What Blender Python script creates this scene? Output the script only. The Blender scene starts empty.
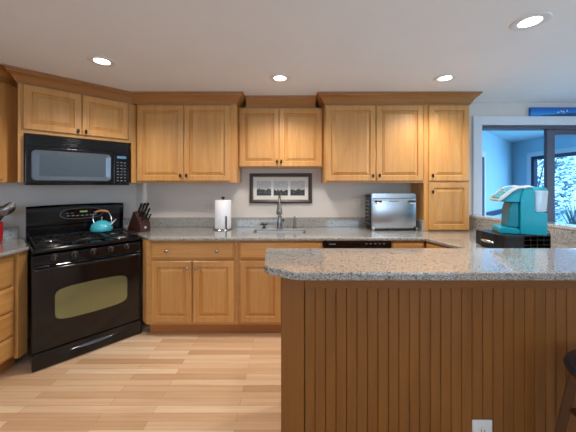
import bpy, bmesh, math, random
from mathutils import Vector, Matrix
random.seed(7)
C = bpy.context.scene.collection
PI = math.pi
S2 = math.sqrt(0.5)

# ------------------------------------------------------------------ camera, world, exposure
EYE = 1.40
cam_d = bpy.data.cameras.new('camera')
cam_d.sensor_width = 36.0
cam_d.lens = 36.0 * 274.0 / 576.0
cam_d.shift_y = -31.0 / 576.0
cam_d.clip_start = 0.05
cam = bpy.data.objects.new('camera', cam_d)
cam.location = (0, 0, EYE)
cam.rotation_euler = (PI / 2, 0, 0)
C.objects.link(cam)
bpy.context.scene.camera = cam

world = bpy.data.worlds.new('World')
bpy.context.scene.world = world
world.use_nodes = True
wbg = world.node_tree.nodes['Background']
wbg.inputs['Color'].default_value = (0.36, 0.66, 1.0, 1)
wbg.inputs['Strength'].default_value = 3.4

vs = bpy.context.scene.view_settings
vs.view_transform = 'Standard'
vs.look = 'None'
vs.exposure = 0.0
vs.gamma = 1.0
vs.use_curve_mapping = False

DOWNLIGHT_W = 44.0
DAYLIGHT_FILL_W = 14.0


def area_light(name, loc, rot, sx, sy, power, col):
    d = bpy.data.lights.new(name, 'AREA')
    d.shape = 'RECTANGLE'
    d.size = sx
    d.size_y = sy
    d.energy = power
    d.color = col
    o = bpy.data.objects.new(name, d)
    o.location = loc
    o.rotation_euler = rot
    C.objects.link(o)
    return o


# soft daylight fill, added at the two unseen living-room windows behind the camera
area_light('daylight_fill', (-1.1, -3.12, 1.45), (PI / 2, 0, 0), 1.7, 1.3, DAYLIGHT_FILL_W, (0.9, 0.95, 1.0))
area_light('daylight_fill', (2.2, -3.12, 1.45), (PI / 2, 0, 0), 1.7, 1.3, DAYLIGHT_FILL_W, (0.9, 0.95, 1.0))
# cool daylight through the window in the right-hand wall
area_light('daylight_fill', (4.12, 1.0, 1.45), (0, PI / 2, 0), 1.2, 1.7, 22.0, (0.42, 0.70, 1.0))
# added fill that brightens the sunroom, beside an unseen extension of its window
area_light('daylight_fill', (5.30, 3.95, 1.2), (0, PI / 2, 0), 1.5, 1.2, 42.0, (0.36, 0.70, 1.0))


# ------------------------------------------------------------------ material helpers
def lin(r, g, b):
    def f(c):
        c /= 255.0
        return c / 12.92 if c <= 0.04045 else ((c + 0.055) / 1.055) ** 2.4
    return (f(r), f(g), f(b), 1.0)


class NT:
    def __init__(self, name):
        self.m = bpy.data.materials.new(name)
        self.m.use_nodes = True
        self.t = self.m.node_tree
        self.b = self.t.nodes['Principled BSDF']

    def n(self, kind, **kw):
        nd = self.t.nodes.new(kind)
        for k, v in kw.items():
            setattr(nd, k, v)
        return nd

    def l(self, a, b):
        self.t.links.new(a, b)

    def coords(self, scale, world=False, rnd=True):
        if world:
            src = self.n('ShaderNodeNewGeometry').outputs['Position']
        else:
            src = self.n('ShaderNodeTexCoord').outputs['Object']
        mp = self.n('ShaderNodeMapping')
        mp.inputs['Scale'].default_value = scale
        self.l(src, mp.inputs['Vector'])
        out = mp.outputs['Vector']
        if rnd and not world:
            oi = self.n('ShaderNodeObjectInfo')
            mu = self.n('ShaderNodeMath', operation='MULTIPLY')
            mu.inputs[1].default_value = 37.0
            self.l(oi.outputs['Random'], mu.inputs[0])
            ad = self.n('ShaderNodeVectorMath', operation='ADD')
            self.l(out, ad.inputs[0])
            self.l(mu.outputs[0], ad.inputs[1])
            out = ad.outputs[0]
        return out

    def noise(self, vec, scale=1.0, detail=3.0, rough=0.55, dist=0.0):
        nd = self.n('ShaderNodeTexNoise')
        nd.inputs['Scale'].default_value = scale
        nd.inputs['Detail'].default_value = detail
        nd.inputs['Roughness'].default_value = rough
        nd.inputs['Distortion'].default_value = dist
        self.l(vec, nd.inputs['Vector'])
        return nd.outputs['Fac']

    def ramp(self, fac, stops):
        nd = self.n('ShaderNodeValToRGB')
        e = nd.color_ramp.elements
        while len(e) < len(stops):
            e.new(0.5)
        for i, (p, c) in enumerate(stops):
            e[i].position = p
            e[i].color = c
        self.l(fac, nd.inputs['Fac'])
        return nd.outputs['Color']

    def mix(self, fac, a, b, mode='MIX'):
        nd = self.n('ShaderNodeMix', data_type='RGBA', blend_type=mode)
        if isinstance(fac, float):
            nd.inputs[0].default_value = fac
        else:
            self.l(fac, nd.inputs[0])
        for sock, v in ((nd.inputs[6], a), (nd.inputs[7], b)):
            if isinstance(v, tuple):
                sock.default_value = v
            else:
                self.l(v, sock)
        return nd.outputs[2]

    def base(self, col):
        if isinstance(col, tuple):
            self.b.inputs['Base Color'].default_value = col
        else:
            self.l(col, self.b.inputs['Base Color'])

    def bump(self, fac, strength=0.2, dist=0.002):
        nd = self.n('ShaderNodeBump')
        nd.inputs['Strength'].default_value = strength
        nd.inputs['Distance'].default_value = dist
        self.l(fac, nd.inputs['Height'])
        self.l(nd.outputs['Normal'], self.b.inputs['Normal'])


def plain(name, col, rough=0.5, metal=0.0, spec=0.5, var=0.06, vscale=25.0, coat=0.0):
    """a plain surface with a faint mottling of its own"""
    t = NT(name)
    v = t.coords((1, 1, 1))
    f = t.noise(v, vscale, 3)
    a = tuple(c * (1 - var) for c in col[:3]) + (1,)
    b = tuple(min(1, c * (1 + var)) for c in col[:3]) + (1,)
    t.base(t.ramp(f, [(0.3, a), (0.7, b)]))
    t.b.inputs['Roughness'].default_value = rough
    t.b.inputs['Metallic'].default_value = metal
    t.b.inputs['Specular IOR Level'].default_value = spec
    t.b.inputs['Coat Weight'].default_value = coat
    return t.m


def wood(name, dark, mid, light, grain='z', rough=0.36):
    t = NT(name)
    s = {'z': (22, 22, 1.3), 'x': (1.3, 22, 22), 'y': (22, 1.3, 22)}[grain]
    s2 = {'z': (4, 4, 0.8), 'x': (0.8, 4, 4), 'y': (4, 0.8, 4)}[grain]
    f1 = t.noise(t.coords(s), 1.6, 5, 0.6, 0.6)
    f2 = t.noise(t.coords(s2), 1.1, 3, 0.5, 1.2)
    c1 = t.ramp(f1, [(0.25, dark), (0.5, mid), (0.78, light)])
    c2 = t.ramp(f2, [(0.3, mid), (0.7, light)])
    col = t.mix(0.5, c1, c2)
    oi = t.n('ShaderNodeObjectInfo')
    tone = t.ramp(oi.outputs['Random'], [(0.0, (0.90, 0.90, 0.90, 1)), (1.0, (1.06, 1.05, 1.03, 1))])
    t.base(t.mix(1.0, col, tone, 'MULTIPLY'))
    t.b.inputs['Roughness'].default_value = rough
    t.bump(f1, 0.06, 0.001)
    return t.m


def granite(name, lift=1.0):
    t = NT(name)
    v = t.coords((1, 1, 1), world=True)
    f1 = t.noise(v, 170, 4, 0.65)
    f2 = t.noise(v, 75, 4, 0.6, 0.8)
    f3 = t.noise(v, 9, 3, 0.5, 1.5)
    c1 = t.ramp(f1, [(0.34, lin(72, 70, 70)), (0.44, lin(160, 156, 151)), (0.57, lin(200, 196, 189)), (0.70, lin(234, 231, 225))])
    spk = t.ramp(f2, [(0.56, (0, 0, 0, 1)), (0.66, (1, 1, 1, 1))])
    c2 = t.mix(spk, c1, lin(96, 94, 94))
    bg = t.ramp(f3, [(0.35, lin(230, 228, 222)), (0.65, lin(228, 232, 236))])
    col = t.mix(0.85, c2, bg, 'MULTIPLY')
    t.base(t.mix(1.0, col, (lift, lift, lift, 1), 'MULTIPLY'))
    t.b.inputs['Roughness'].default_value = 0.12
    t.b.inputs['Coat Weight'].default_value = 0.8
    t.b.inputs['Coat Roughness'].default_value = 0.06
    return t.m


def floor_mat():
    t = NT('maple_floor')
    v = t.coords((1, 1, 1), world=True)
    br = t.n('ShaderNodeTexBrick')
    br.offset = 0.37
    br.inputs['Color1'].default_value = (0.0, 0.0, 0.0, 1)
    br.inputs['Color2'].default_value = (1.0, 1.0, 1.0, 1)
    br.inputs['Mortar'].default_value = (0.5, 0.5, 0.5, 1)
    br.inputs['Scale'].default_value = 1.0
    br.inputs['Mortar Size'].default_value = 0.0007
    br.inputs['Mortar Smooth'].default_value = 0.1
    br.inputs['Brick Width'].default_value = 0.83
    br.inputs['Row Height'].default_value = 0.058
    t.l(v, br.inputs['Vector'])
    plank = t.ramp(br.outputs['Color'], [(0.0, lin(203, 163, 123)), (0.3, lin(220, 182, 144)), (0.7, lin(230, 196, 160)), (1.0, lin(242, 214, 180))])
    mp = t.n('ShaderNodeMapping')
    mp.inputs['Scale'].default_value = (1.2, 26, 26)
    t.l(v, mp.inputs['Vector'])
    g = t.noise(mp.outputs['Vector'], 1.5, 5, 0.6, 0.4)
    gr = t.ramp(g, [(0.25, (0.84, 0.79, 0.72, 1)), (0.6, (1, 1, 1, 1))])
    col = t.mix(0.8, plank, gr, 'MULTIPLY')
    seam = t.mix(br.outputs['Fac'], col, lin(150, 108, 70))
    t.base(seam)
    t.b.inputs['Roughness'].default_value = 0.3
    return t.m


def paint(name, col, rough=0.7):
    t = NT(name)
    v = t.coords((1, 1, 1), world=True)
    f = t.noise(v, 3.0, 3)
    a = tuple(c * 0.97 for c in col[:3]) + (1,)
    t.base(t.ramp(f, [(0.3, a), (0.7, col)]))
    f2 = t.noise(v, 160, 2)
    t.bump(f2, 0.04, 0.0006)
    t.b.inputs['Roughness'].default_value = rough
    t.b.inputs['Specular IOR Level'].default_value = 0.25
    return t.m


def brushed(name, col, rough=0.28, axis='x'):
    t = NT(name)
    s = {'x': (1, 200, 200), 'z': (200, 200, 1)}[axis]
    f = t.noise(t.coords(s), 1.0, 3)
    a = tuple(c * 0.9 for c in col[:3]) + (1,)
    t.base(t.ramp(f, [(0.3, a), (0.7, col)]))
    t.b.inputs['Metallic'].default_value = 1.0
    t.b.inputs['Roughness'].default_value = rough
    t.bump(f, 0.03, 0.0005)
    return t.m


def glass(name, tint=(0.9, 0.97, 1, 1), gloss=0.10):
    t = NT(name)
    t.t.nodes.remove(t.b)
    tr = t.n('ShaderNodeBsdfTransparent')
    tr.inputs['Color'].default_value = tint
    gl = t.n('ShaderNodeBsdfGlossy')
    gl.inputs['Roughness'].default_value = 0.02
    lw = t.n('ShaderNodeLayerWeight')
    lw.inputs['Blend'].default_value = 0.5
    pw = t.n('ShaderNodeMath', operation='POWER')
    t.l(lw.outputs['Facing'], pw.inputs[0])
    pw.inputs[1].default_value = 4.0
    fr = t.n('ShaderNodeMath', operation='MULTIPLY_ADD')
    t.l(pw.outputs[0], fr.inputs[0])
    fr.inputs[1].default_value = 0.6
    fr.inputs[2].default_value = 0.3 * gloss
    mx = t.n('ShaderNodeMixShader')
    t.l(fr.outputs[0], mx.inputs[0])
    t.l(tr.outputs[0], mx.inputs[1])
    t.l(gl.outputs[0], mx.inputs[2])
    t.l(mx.outputs[0], t.t.nodes['Material Output'].inputs['Surface'])
    return t.m


def emit(name, col, strength):
    t = NT(name)
    v = t.coords((1, 1, 1))
    f = t.noise(v, 8, 1)
    t.base(col)
    c = t.ramp(f, [(0.2, tuple(x * 0.96 for x in col[:3]) + (1,)), (0.8, col)])
    t.l(c, t.b.inputs['Emission Color'])
    t.b.inputs['Emission Strength'].default_value = strength
    return t.m


M = {}
WD, WM, WL = lin(166, 110, 54), lin(198, 142, 78), lin(216, 166, 102)
M['wood_crown_shaded'] = wood('maple_crown_shaded', lin(138, 86, 38), lin(164, 108, 54), lin(182, 128, 70), 'x')  # darker than the doors: shade on the crown is put into the wood colour
M['wood'] = wood('maple_vertical', WD, WM, WL, 'z')
M['wood_h'] = wood('maple_horizontal', WD, WM, WL, 'x')
M['wood_y'] = wood('maple_side', WD, WM, WL, 'y')
M['panel'] = wood('peninsula_maple', lin(110, 64, 20), lin(138, 84, 29), lin(156, 98, 38), 'z', 0.42)
M['panel_h'] = wood('peninsula_maple_rail', lin(110, 64, 20), lin(138, 84, 29), lin(156, 98, 38), 'x', 0.42)
M['toe'] = wood('toe_kick_wood', lin(150, 94, 46), lin(172, 112, 58), lin(186, 126, 70), 'x', 0.45)
M['granite'] = granite('granite')
M['floor'] = floor_mat()
M['ledge'] = granite('granite_lit', 1.5)  # same granite, with light on the ledge put into its colour
M['ceiling'] = paint('ceiling_paint', lin(238, 242, 248))
M['wall'] = paint('wall_paint', lin(220, 211, 202))
M['trim'] = paint('trim_paint', lin(222, 226, 232), 0.45)
M['bluewall'] = paint('sunroom_paint', lin(176, 212, 232))
M['black'] = plain('black_enamel', lin(11, 12, 17), 0.12, 0, 0.5, 0.1)  # slight blue in the black stands in for window reflections
M['black_panel'] = plain('black_glass', lin(10, 10, 12), 0.06, 0, 0.5, 0.1)
M['black_matte'] = plain('cast_iron', lin(24, 25, 28), 0.28, 0, 0.5, 0.2, 80)
M['black_plastic'] = plain('black_plastic', lin(24, 23, 24), 0.35, 0, 0.5, 0.1)
M['oven_glass'] = plain('oven_window_glass', lin(132, 136, 98), 0.10, 0.55, 0.5, 0.05, 4)
M['mw_frame'] = plain('microwave_bezel', lin(106, 118, 132), 0.2, 0.5, 0.5, 0.05)
M['mw_glass'] = plain('microwave_screen', lin(84, 99, 110), 0.16, 0.3, 0.5, 0.05, 60)
M['chrome'] = plain('chrome', (0.75, 0.75, 0.76, 1), 0.1, 1.0, 0.5, 0.02)
M['nickel'] = plain('brushed_nickel', (0.36, 0.345, 0.325, 1), 0.25, 1.0, 0.5, 0.05)
M['bronze'] = plain('dark_bronze', lin(58, 48, 42), 0.35, 0.8, 0.5, 0.1)
M['steel'] = brushed('stainless_steel', (0.62, 0.64, 0.67, 1), 0.25, 'z')
M['steel_h'] = brushed('stainless_sink', (0.6, 0.6, 0.6, 1), 0.3, 'x')
M['teal'] = plain('teal_plastic', lin(0, 152, 178), 0.28, 0, 0.5, 0.03)
M['teal_dark'] = plain('teal_plastic_recess', lin(0, 124, 148), 0.35, 0, 0.5, 0.03)
M['kettle'] = plain('turquoise_enamel', lin(70, 184, 200), 0.14, 0, 0.5, 0.03, 20, 0.5)
M['silver'] = plain('silver_plastic', lin(214, 214, 214), 0.22, 0.4, 0.5, 0.03)
M['kwood'] = wood('handle_wood', lin(160, 104, 56), lin(192, 136, 82), lin(208, 156, 104), 'x')
M['block'] = wood('knife_block_wood', lin(48, 24, 20), lin(66, 34, 29), lin(84, 45, 39), 'z')
M['white'] = plain('white_plastic', lin(232, 230, 226), 0.4, 0, 0.4, 0.02)
M['grey_plate'] = plain('grey_plate', lin(216, 208, 200), 0.45, 0, 0.4, 0.02)
M['dark'] = plain('dark_slot', lin(40, 38, 36), 0.6)
M['red'] = plain('red_ceramic', lin(196, 34, 40), 0.18, 0, 0.5, 0.05)
M['frame'] = plain('picture_frame_dark', lin(58, 46, 38), 0.4, 0, 0.5, 0.15, 90)
M['frame_in'] = plain('picture_frame_lip', lin(150, 134, 112), 0.35, 0.5, 0.5, 0.1)
M['mat'] = plain('picture_mat', lin(226, 222, 214), 0.8, 0, 0.2, 0.02)
M['slider'] = plain('slider_frame', lin(86, 88, 104), 0.4, 0, 0.4, 0.06)
M['blueframe'] = plain('sunroom_window_frame', lin(52, 62, 92), 0.4, 0, 0.4, 0.06)
M['glass'] = glass('window_glass')
M['tank'] = glass('tank_plastic', (0.80, 0.92, 0.97, 1), 0.2)
_t = M['tank'].node_tree
_d = _t.nodes.new('ShaderNodeBsdfDiffuse')
_d.inputs['Color'].default_value = (0.75, 0.86, 0.92, 1)
_m = _t.nodes.new('ShaderNodeMixShader')
_m.inputs[0].default_value = 0.4
_o = _t.nodes['Material Output'].inputs['Surface']
_src = _o.links[0].from_socket
_t.links.new(_src, _m.inputs[1])
_t.links.new(_d.outputs[0], _m.inputs[2])
_t.links.new(_m.outputs[0], _o)
M['lamp_ring'] = plain('lamp_trim_ring', lin(226, 226, 228), 0.35, 0.0, 0.5, 0.03)
M['lamp'] = emit('lamp_diffuser', (1.0, 0.96, 0.92, 1), 9.0)
M['lcd'] = emit('clock_digits', (0.30, 0.50, 0.12, 1), 0.15)
M['lcd_blue'] = emit('oven_clock', (0.06, 0.2, 0.32, 1), 0.1)
M['button'] = plain('pale_button_marks', lin(120, 130, 148), 0.5)
M['seat'] = plain('stool_vinyl', lin(44, 50, 64), 0.16, 0, 0.5, 0.1)
M['stoolwood'] = wood('stool_dark_wood', lin(58, 34, 18), lin(86, 52, 28), lin(108, 68, 38), 'z')
M['stoolamber'] = wood('stool_seat_wood', lin(120, 70, 26), lin(150, 92, 38), lin(168, 108, 50), 'x')
M['stem'] = plain('shrub_stem', lin(92, 82, 78), 0.8)
M['lawn'] = plain('garden_ground', lin(176, 190, 196), 0.9, 0, 0.2, 0.3, 6)


def paper_mat():
    t = NT('paper_towel')
    v = t.coords((1, 1, 1))
    f = t.noise(v, 60, 3)
    t.base(t.ramp(f, [(0.3, lin(236, 236, 240)), (0.7, lin(246, 246, 248))]))
    vo = t.n('ShaderNodeTexVoronoi')
    vo.inputs['Scale'].default_value = 90
    t.l(v, vo.inputs['Vector'])
    t.bump(vo.outputs['Distance'], 0.25, 0.001)
    t.b.inputs['Roughness'].default_value = 0.9
    return t.m


M['paper'] = paper_mat()


def photo_mat(seed, horizon):
    """a black and white landscape print: pale sky, dark uneven land; local x across, z up (0..1 in the print)"""
    t = NT('landscape_print')
    tc = t.n('ShaderNodeTexCoord')
    sep = t.n('ShaderNodeSeparateXYZ')
    t.l(tc.outputs['Generated'], sep.inputs[0])
    mp = t.n('ShaderNodeMapping')
    mp.inputs['Location'].default_value = (seed, 0, seed * 2)
    mp.inputs['Scale'].default_value = (3, 1, 6)
    t.l(tc.outputs['Generated'], mp.inputs['Vector'])
    f = t.noise(mp.outputs['Vector'], 1.4, 6, 0.65, 0.5)
    mp2 = t.n('ShaderNodeMapping')
    mp2.inputs['Location'].default_value = (seed * 3, 0, 0)
    mp2.inputs['Scale'].default_value = (2.2, 0.01, 0.01)
    t.l(tc.outputs['Generated'], mp2.inputs['Vector'])
    hill = t.noise(mp2.outputs['Vector'], 2.0, 3)
    a = t.n('ShaderNodeMath', operation='MULTIPLY_ADD')
    t.l(hill, a.inputs[0])
    a.inputs[1].default_value = 0.5
    a.inputs[2].default_value = horizon - 0.25
    cmp_ = t.n('ShaderNodeMath', operation='LESS_THAN')
    t.l(sep.outputs['Z'], cmp_.inputs[0])
    t.l(a.outputs[0], cmp_.inputs[1])
    sky = t.ramp(f, [(0.3, lin(172, 170, 166)), (0.7, lin(206, 204, 198))])
    land = t.ramp(f, [(0.3, lin(14, 13, 12)), (0.5, lin(46, 43, 40)), (0.75, lin(112, 108, 100))])
    t.base(t.mix(cmp_.outputs[0], sky, land))
    t.b.inputs['Roughness'].default_value = 0.35
    return t.m


def canvas_mat():
    """blue water, darker headland rising to the right, small pale sails"""
    t = NT('seascape_canvas')
    tc = t.n('ShaderNodeTexCoord')
    sep = t.n('ShaderNodeSeparateXYZ')
    t.l(tc.outputs['Generated'], sep.inputs[0])
    mp = t.n('ShaderNodeMapping')
    mp.inputs['Scale'].default_value = (10, 1, 5)
    t.l(tc.outputs['Generated'], mp.inputs['Vector'])
    f = t.noise(mp.outputs['Vector'], 1.0, 5, 0.6)
    sky = t.ramp(sep.outputs['Z'], [(0.15, lin(40, 150, 220)), (0.5, lin(20, 120, 205)), (1.0, lin(10, 84, 176))])
    h = t.n('ShaderNodeMath', operation='MULTIPLY_ADD')
    t.l(sep.outputs['X'], h.inputs[0])
    h.inputs[1].default_value = 0.9
    h.inputs[2].default_value = -0.38
    h2 = t.n('ShaderNodeMath', operation='MULTIPLY_ADD')
    t.l(f, h2.inputs[0])
    h2.inputs[1].default_value = 0.5
    t.l(h.outputs[0], h2.inputs[2])
    ls = t.n('ShaderNodeMath', operation='LESS_THAN')
    t.l(sep.outputs['Z'], ls.inputs[0])
    t.l(h2.outputs[0], ls.inputs[1])
    t.base(t.mix(ls.outputs[0], sky, lin(18, 74, 120)))
    t.b.inputs['Roughness'].default_value = 0.4
    return t.m


def leaf_mat(name, a, b, c):
    t = NT(name)
    g = t.n('ShaderNodeNewGeometry')
    t.base(t.ramp(g.outputs['Random Per Island'], [(0.1, a), (0.5, b), (0.9, c)]))
    t.b.inputs['Roughness'].default_value = 0.6
    return t.m


# ------------------------------------------------------------------ mesh builder
class MB:
    def __init__(self):
        self.bm = bmesh.new()

    def face(self, vs_):
        try:
            return self.bm.faces.new(vs_)
        except ValueError:
            return None

    def box(self, x0, x1, y0, y1, z0, z1):
        v = [self.bm.verts.new(p) for p in ((x0, y0, z0), (x1, y0, z0), (x1, y1, z0), (x0, y1, z0),
                                            (x0, y0, z1), (x1, y0, z1), (x1, y1, z1), (x0, y1, z1))]
        for f in ((0, 3, 2, 1), (4, 5, 6, 7), (0, 1, 5, 4), (1, 2, 6, 5), (2, 3, 7, 6), (3, 0, 4, 7)):
            self.bm.faces.new([v[i] for i in f])
        return self

    def rings(self, rings, cap0=True, cap1=True, closed=True):
        vr = [[self.bm.verts.new(p) for p in r] for r in rings]
        n = len(vr[0])
        for a, b in zip(vr, vr[1:]):
            for i in range(n if closed else n - 1):
                j = (i + 1) % n
                self.face([a[i], a[j], b[j], b[i]])
        if cap0:
            self.face(list(reversed(vr[0])))
        if cap1:
            self.face(vr[-1])
        return self

    def prism(self, poly, a, b, axis='z'):
        def P(u, v, w):
            return {'z': (u, v, w), 'x': (w, u, v), 'y': (u, w, v)}[axis]
        return self.rings([[P(u, v, a) for u, v in poly], [P(u, v, b) for u, v in poly]])

    def tube(self, pts, r, n=10, caps=True):
        pts = [Vector(p) for p in pts]
        rs = r if isinstance(r, (list, tuple)) else [r] * len(pts)
        rings = []
        ref = None
        for i, p in enumerate(pts):
            d = (pts[min(i + 1, len(pts) - 1)] - pts[max(i - 1, 0)]).normalized()
            if ref is None:
                ref = Vector((0, 0, 1)) if abs(d.z) < 0.9 else Vector((1, 0, 0))
            u = (ref - d * ref.dot(d)).normalized()
            ref = u
            w = d.cross(u)
            rings.append([p + (u * math.cos(2 * PI * k / n) + w * math.sin(2 * PI * k / n)) * rs[i] for k in range(n)])
        return self.rings(rings, caps, caps)

    def lathe(self, prof, c=(0, 0, 0), n=24, axis='z', caps=True):
        rings = []
        for r, h in prof:
            ring = []
            for k in range(n):
                a = 2 * PI * k / n
                u, v = r * math.cos(a), r * math.sin(a)
                p = {'z': (u, v, h), 'y': (u, h, v), 'x': (h, u, v)}[axis]
                ring.append((p[0] + c[0], p[1] + c[1], p[2] + c[2]))
            rings.append(ring)
        return self.rings(rings, caps, caps)

    def ball(self, c, rx, ry, rz, n=14, m=8):
        rings = []
        for i in range(1, m):
            t = PI * i / m
            rings.append([(c[0] + rx * math.sin(t) * math.cos(2 * PI * k / n), c[1] + ry * math.sin(t) * math.sin(2 * PI * k / n),
                           c[2] - rz * math.cos(t)) for k in range(n)])
        return self.rings(rings)

    def done(self, name, mat, parent=None, bevel=0.0, segs=2, world=False, smooth=True):
        bm = self.bm
        bmesh.ops.recalc_face_normals(bm, faces=bm.faces[:])
        if smooth and not bevel:
            for f in bm.faces:
                f.smooth = True
            for e in bm.edges:
                if len(e.link_faces) == 2 and e.calc_face_angle(0) > math.radians(38):
                    e.smooth = False
        if world and parent is not None:
            mw = Matrix.Translation(parent.location) @ Matrix.Rotation(parent.rotation_euler.z, 4, 'Z')
            bm.transform(mw.inverted())
        me = bpy.data.meshes.new(name)
        bm.to_mesh(me)
        bm.free()
        me.materials.append(mat)
        o = bpy.data.objects.new(name, me)
        C.objects.link(o)
        if parent is not None:
            o.parent = parent
        if bevel:
            md = o.modifiers.new('bevel', 'BEVEL')
            md.width = bevel
            md.segments = segs
            md.limit_method = 'ANGLE'
            md.angle_limit = math.radians(40)
        return o


def thing(name, label, cat, loc=(0, 0, 0), rz=0.0, group=None):
    o = bpy.data.objects.new(name, None)
    o.empty_display_size = 0.05
    o.location = loc
    o.rotation_euler = (0, 0, rz)
    C.objects.link(o)
    return tag(o, label, cat, group)


def tag(o, label, cat, group=None):
    o['label'] = label
    o['category'] = cat
    if group:
        o['group'] = group
    return o


def struct(o):
    o['kind'] = 'structure'
    return o


def slab(poly, holes, z0, z1):
    """flat slab with holes"""
    mb = MB()
    bm = mb.bm
    edges = []
    for loop in [poly] + holes:
        vv = [bm.verts.new((x, y, z1)) for x, y in loop]
        for i in range(len(vv)):
            edges.append(bm.edges.new((vv[i], vv[(i + 1) % len(vv)])))
    r = bmesh.ops.triangle_fill(bm, use_beauty=True, use_dissolve=False, edges=edges)
    fs = [g for g in r['geom'] if isinstance(g, bmesh.types.BMFace)]
    ex = bmesh.ops.extrude_face_region(bm, geom=fs)
    for g in ex['geom']:
        if isinstance(g, bmesh.types.BMVert):
            g.co.z = z0
    return mb


# ------------------------------------------------------------------ the setting
CEIL = 2.34
BACK = 3.14
LEFT = -2.68
RIGHT = 4.2
REAR = -3.2
DIAG = 4.88           # the corner wall runs along y = x + DIAG


def wall_box(name, x0, x1, y0, y1, z0, z1, mat):
    return struct(MB().box(x0, x1, y0, y1, z0, z1).done(name, M[mat]))


struct(MB().box(LEFT - 0.1, 5.5, REAR - 0.1, 6.7, -0.1, 0).done('floor', M['floor']))
struct(MB().box(LEFT - 0.1, RIGHT + 0.1, REAR - 0.1, BACK + 0.12, CEIL, CEIL + 0.1).done('ceiling', M['ceiling']))
# back wall with the opening to the next room
mb = MB()
mb.box(-1.80, 2.212, BACK, BACK + 0.12, 0, CEIL)
mb.box(2.212, 4.05, BACK, BACK + 0.12, 2.085, CEIL)
mb.box(4.05, 5.5, BACK, BACK + 0.12, 0, CEIL)
struct(mb.done('wall_back', M['wall']))
dpoly = [(LEFT, LEFT + DIAG), (BACK - DIAG, BACK), (BACK - DIAG - 0.1, BACK + 0.12), (LEFT - 0.12, LEFT + DIAG + 0.1)]
struct(MB().prism(dpoly, 0, CEIL).done('wall_corner', M['wall']))
wall_box('wall_left', LEFT - 0.12, LEFT, REAR, LEFT + DIAG, 0, CEIL, 'wall')
mb = MB()
mb.box(RIGHT, RIGHT + 0.12, REAR, 0.1, 0, CEIL).box(RIGHT, RIGHT + 0.12, 1.9, BACK, 0, CEIL)
mb.box(RIGHT, RIGHT + 0.12, 0.1, 1.9, 0, 0.78).box(RIGHT, RIGHT + 0.12, 0.1, 1.9, 2.1, CEIL)
struct(mb.done('wall_right', M['wall']))
mb = MB()
for ya, yb in ((0.1, 0.16), (0.97, 1.03), (1.84, 1.9)):
    mb.box(RIGHT + 0.03, RIGHT + 0.1, ya, yb, 0.78, 2.1)
for ya, yb in ((0.16, 0.97), (1.03, 1.84)):
    mb.box(RIGHT + 0.03, RIGHT + 0.1, ya, yb, 0.78, 0.84).box(RIGHT + 0.03, RIGHT + 0.1, ya, yb, 2.04, 2.1)
w4 = struct(mb.done('window_4', M['trim']))
MB().box(RIGHT + 0.06, RIGHT + 0.066, 0.16, 1.84, 0.84, 2.04).done('window_pane', M['glass'], w4)
# wall behind the camera with two windows
mb = MB()
for x0, x1 in ((LEFT, -2.0), (-0.2, 1.3), (3.1, RIGHT)):
    mb.box(x0, x1, REAR - 0.12, REAR, 0, CEIL)
for x0, x1 in ((-2.0, -0.2), (1.3, 3.1)):
    mb.box(x0, x1, REAR - 0.12, REAR, 0, 0.75)
    mb.box(x0, x1, REAR - 0.12, REAR, 2.12, CEIL)
struct(mb.done('wall_front', M['wall']))


def window(name, x0, x1, y, z0, z1, mat, w=0.06):
    mb = MB()
    mb.box(x0, x0 + w, y, y + 0.07, z0, z1).box(x1 - w, x1, y, y + 0.07, z0, z1)
    mb.box(x0 + w, x1 - w, y, y + 0.07, z0, z0 + w).box(x0 + w, x1 - w, y, y + 0.07, z1 - w, z1)
    xm = (x0 + x1) / 2
    mb.box(xm - w / 2, xm + w / 2, y, y + 0.07, z0 + w, z1 - w)
    f = struct(mb.done(name, M[mat]))
    MB().box(x0 + w, x1 - w, y + 0.03, y + 0.036, z0 + w, z1 - w).done('window_pane', M['glass'], f)
    return f


window('window_1', -2.0, -0.2, REAR - 0.1, 0.75, 2.12, 'trim')
window('window_2', 1.3, 3.1, REAR - 0.1, 0.75, 2.12, 'trim')

# white casing round the opening, and the dark sliding door
mb = MB()
mb.box(2.112, 2.212, BACK - 0.02, BACK, 0, 2.185)
mb.box(2.212, 4.15, BACK - 0.02, BACK, 2.085, 2.185)
mb.box(4.05, 4.15, BACK - 0.02, BACK, 0, 2.085)
struct(mb.done('trim_1', M['trim'], bevel=0.003))
mb = MB()
mb.box(2.214, 4.048, BACK + 0.005, BACK + 0.115, 2.045, 2.083)
mb.box(2.214, 2.225, BACK + 0.005, BACK + 0.115, 0, 2.045)
mb.box(4.02, 4.048, BACK + 0.005, BACK + 0.115, 0, 2.045)
d1 = struct(mb.done('door_1', M['slider'], bevel=0.003))
mb = MB()
mb.box(2.985, 3.075, BACK + 0.015, BACK + 0.06, 0.01, 2.044)
mb.box(3.93, 4.02, BACK + 0.015, BACK + 0.06, 0.01, 2.044)
mb.box(3.075, 3.93, BACK + 0.015, BACK + 0.06, 1.98, 2.044)
mb.box(3.075, 3.93, BACK + 0.015, BACK + 0.06, 0.01, 0.12)
mb.done('door_sash', M['slider'], d1, bevel=0.004)
MB().box(3.075, 3.93, BACK + 0.034, BACK + 0.042, 0.12, 1.98).done('door_glass', M['glass'], d1)

# low wall carrying the granite ledge, running forward on the right of the kitchen
LD = Vector((0.29, -0.957)).normalized()
LN = Vector((-LD.y, LD.x))     # to the right of the low wall
L0 = Vector((1.99, 3.12))


def lp(t, w):
    p = L0 + LD * t + LN * w
    return (p.x, p.y)


def lquad(t0, t1, w0, w1):
    return [lp(t0, w0), lp(t1, w0), lp(t1, w1), lp(t0, w1)]


struct(MB().prism(lquad(0.02, 2.05, 0.001, 0.12), 0, 1.04).done('wall_low', M['wall']))

# ------------------------------------------------------------------ next room and garden
SUN_CEIL = 2.40


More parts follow.
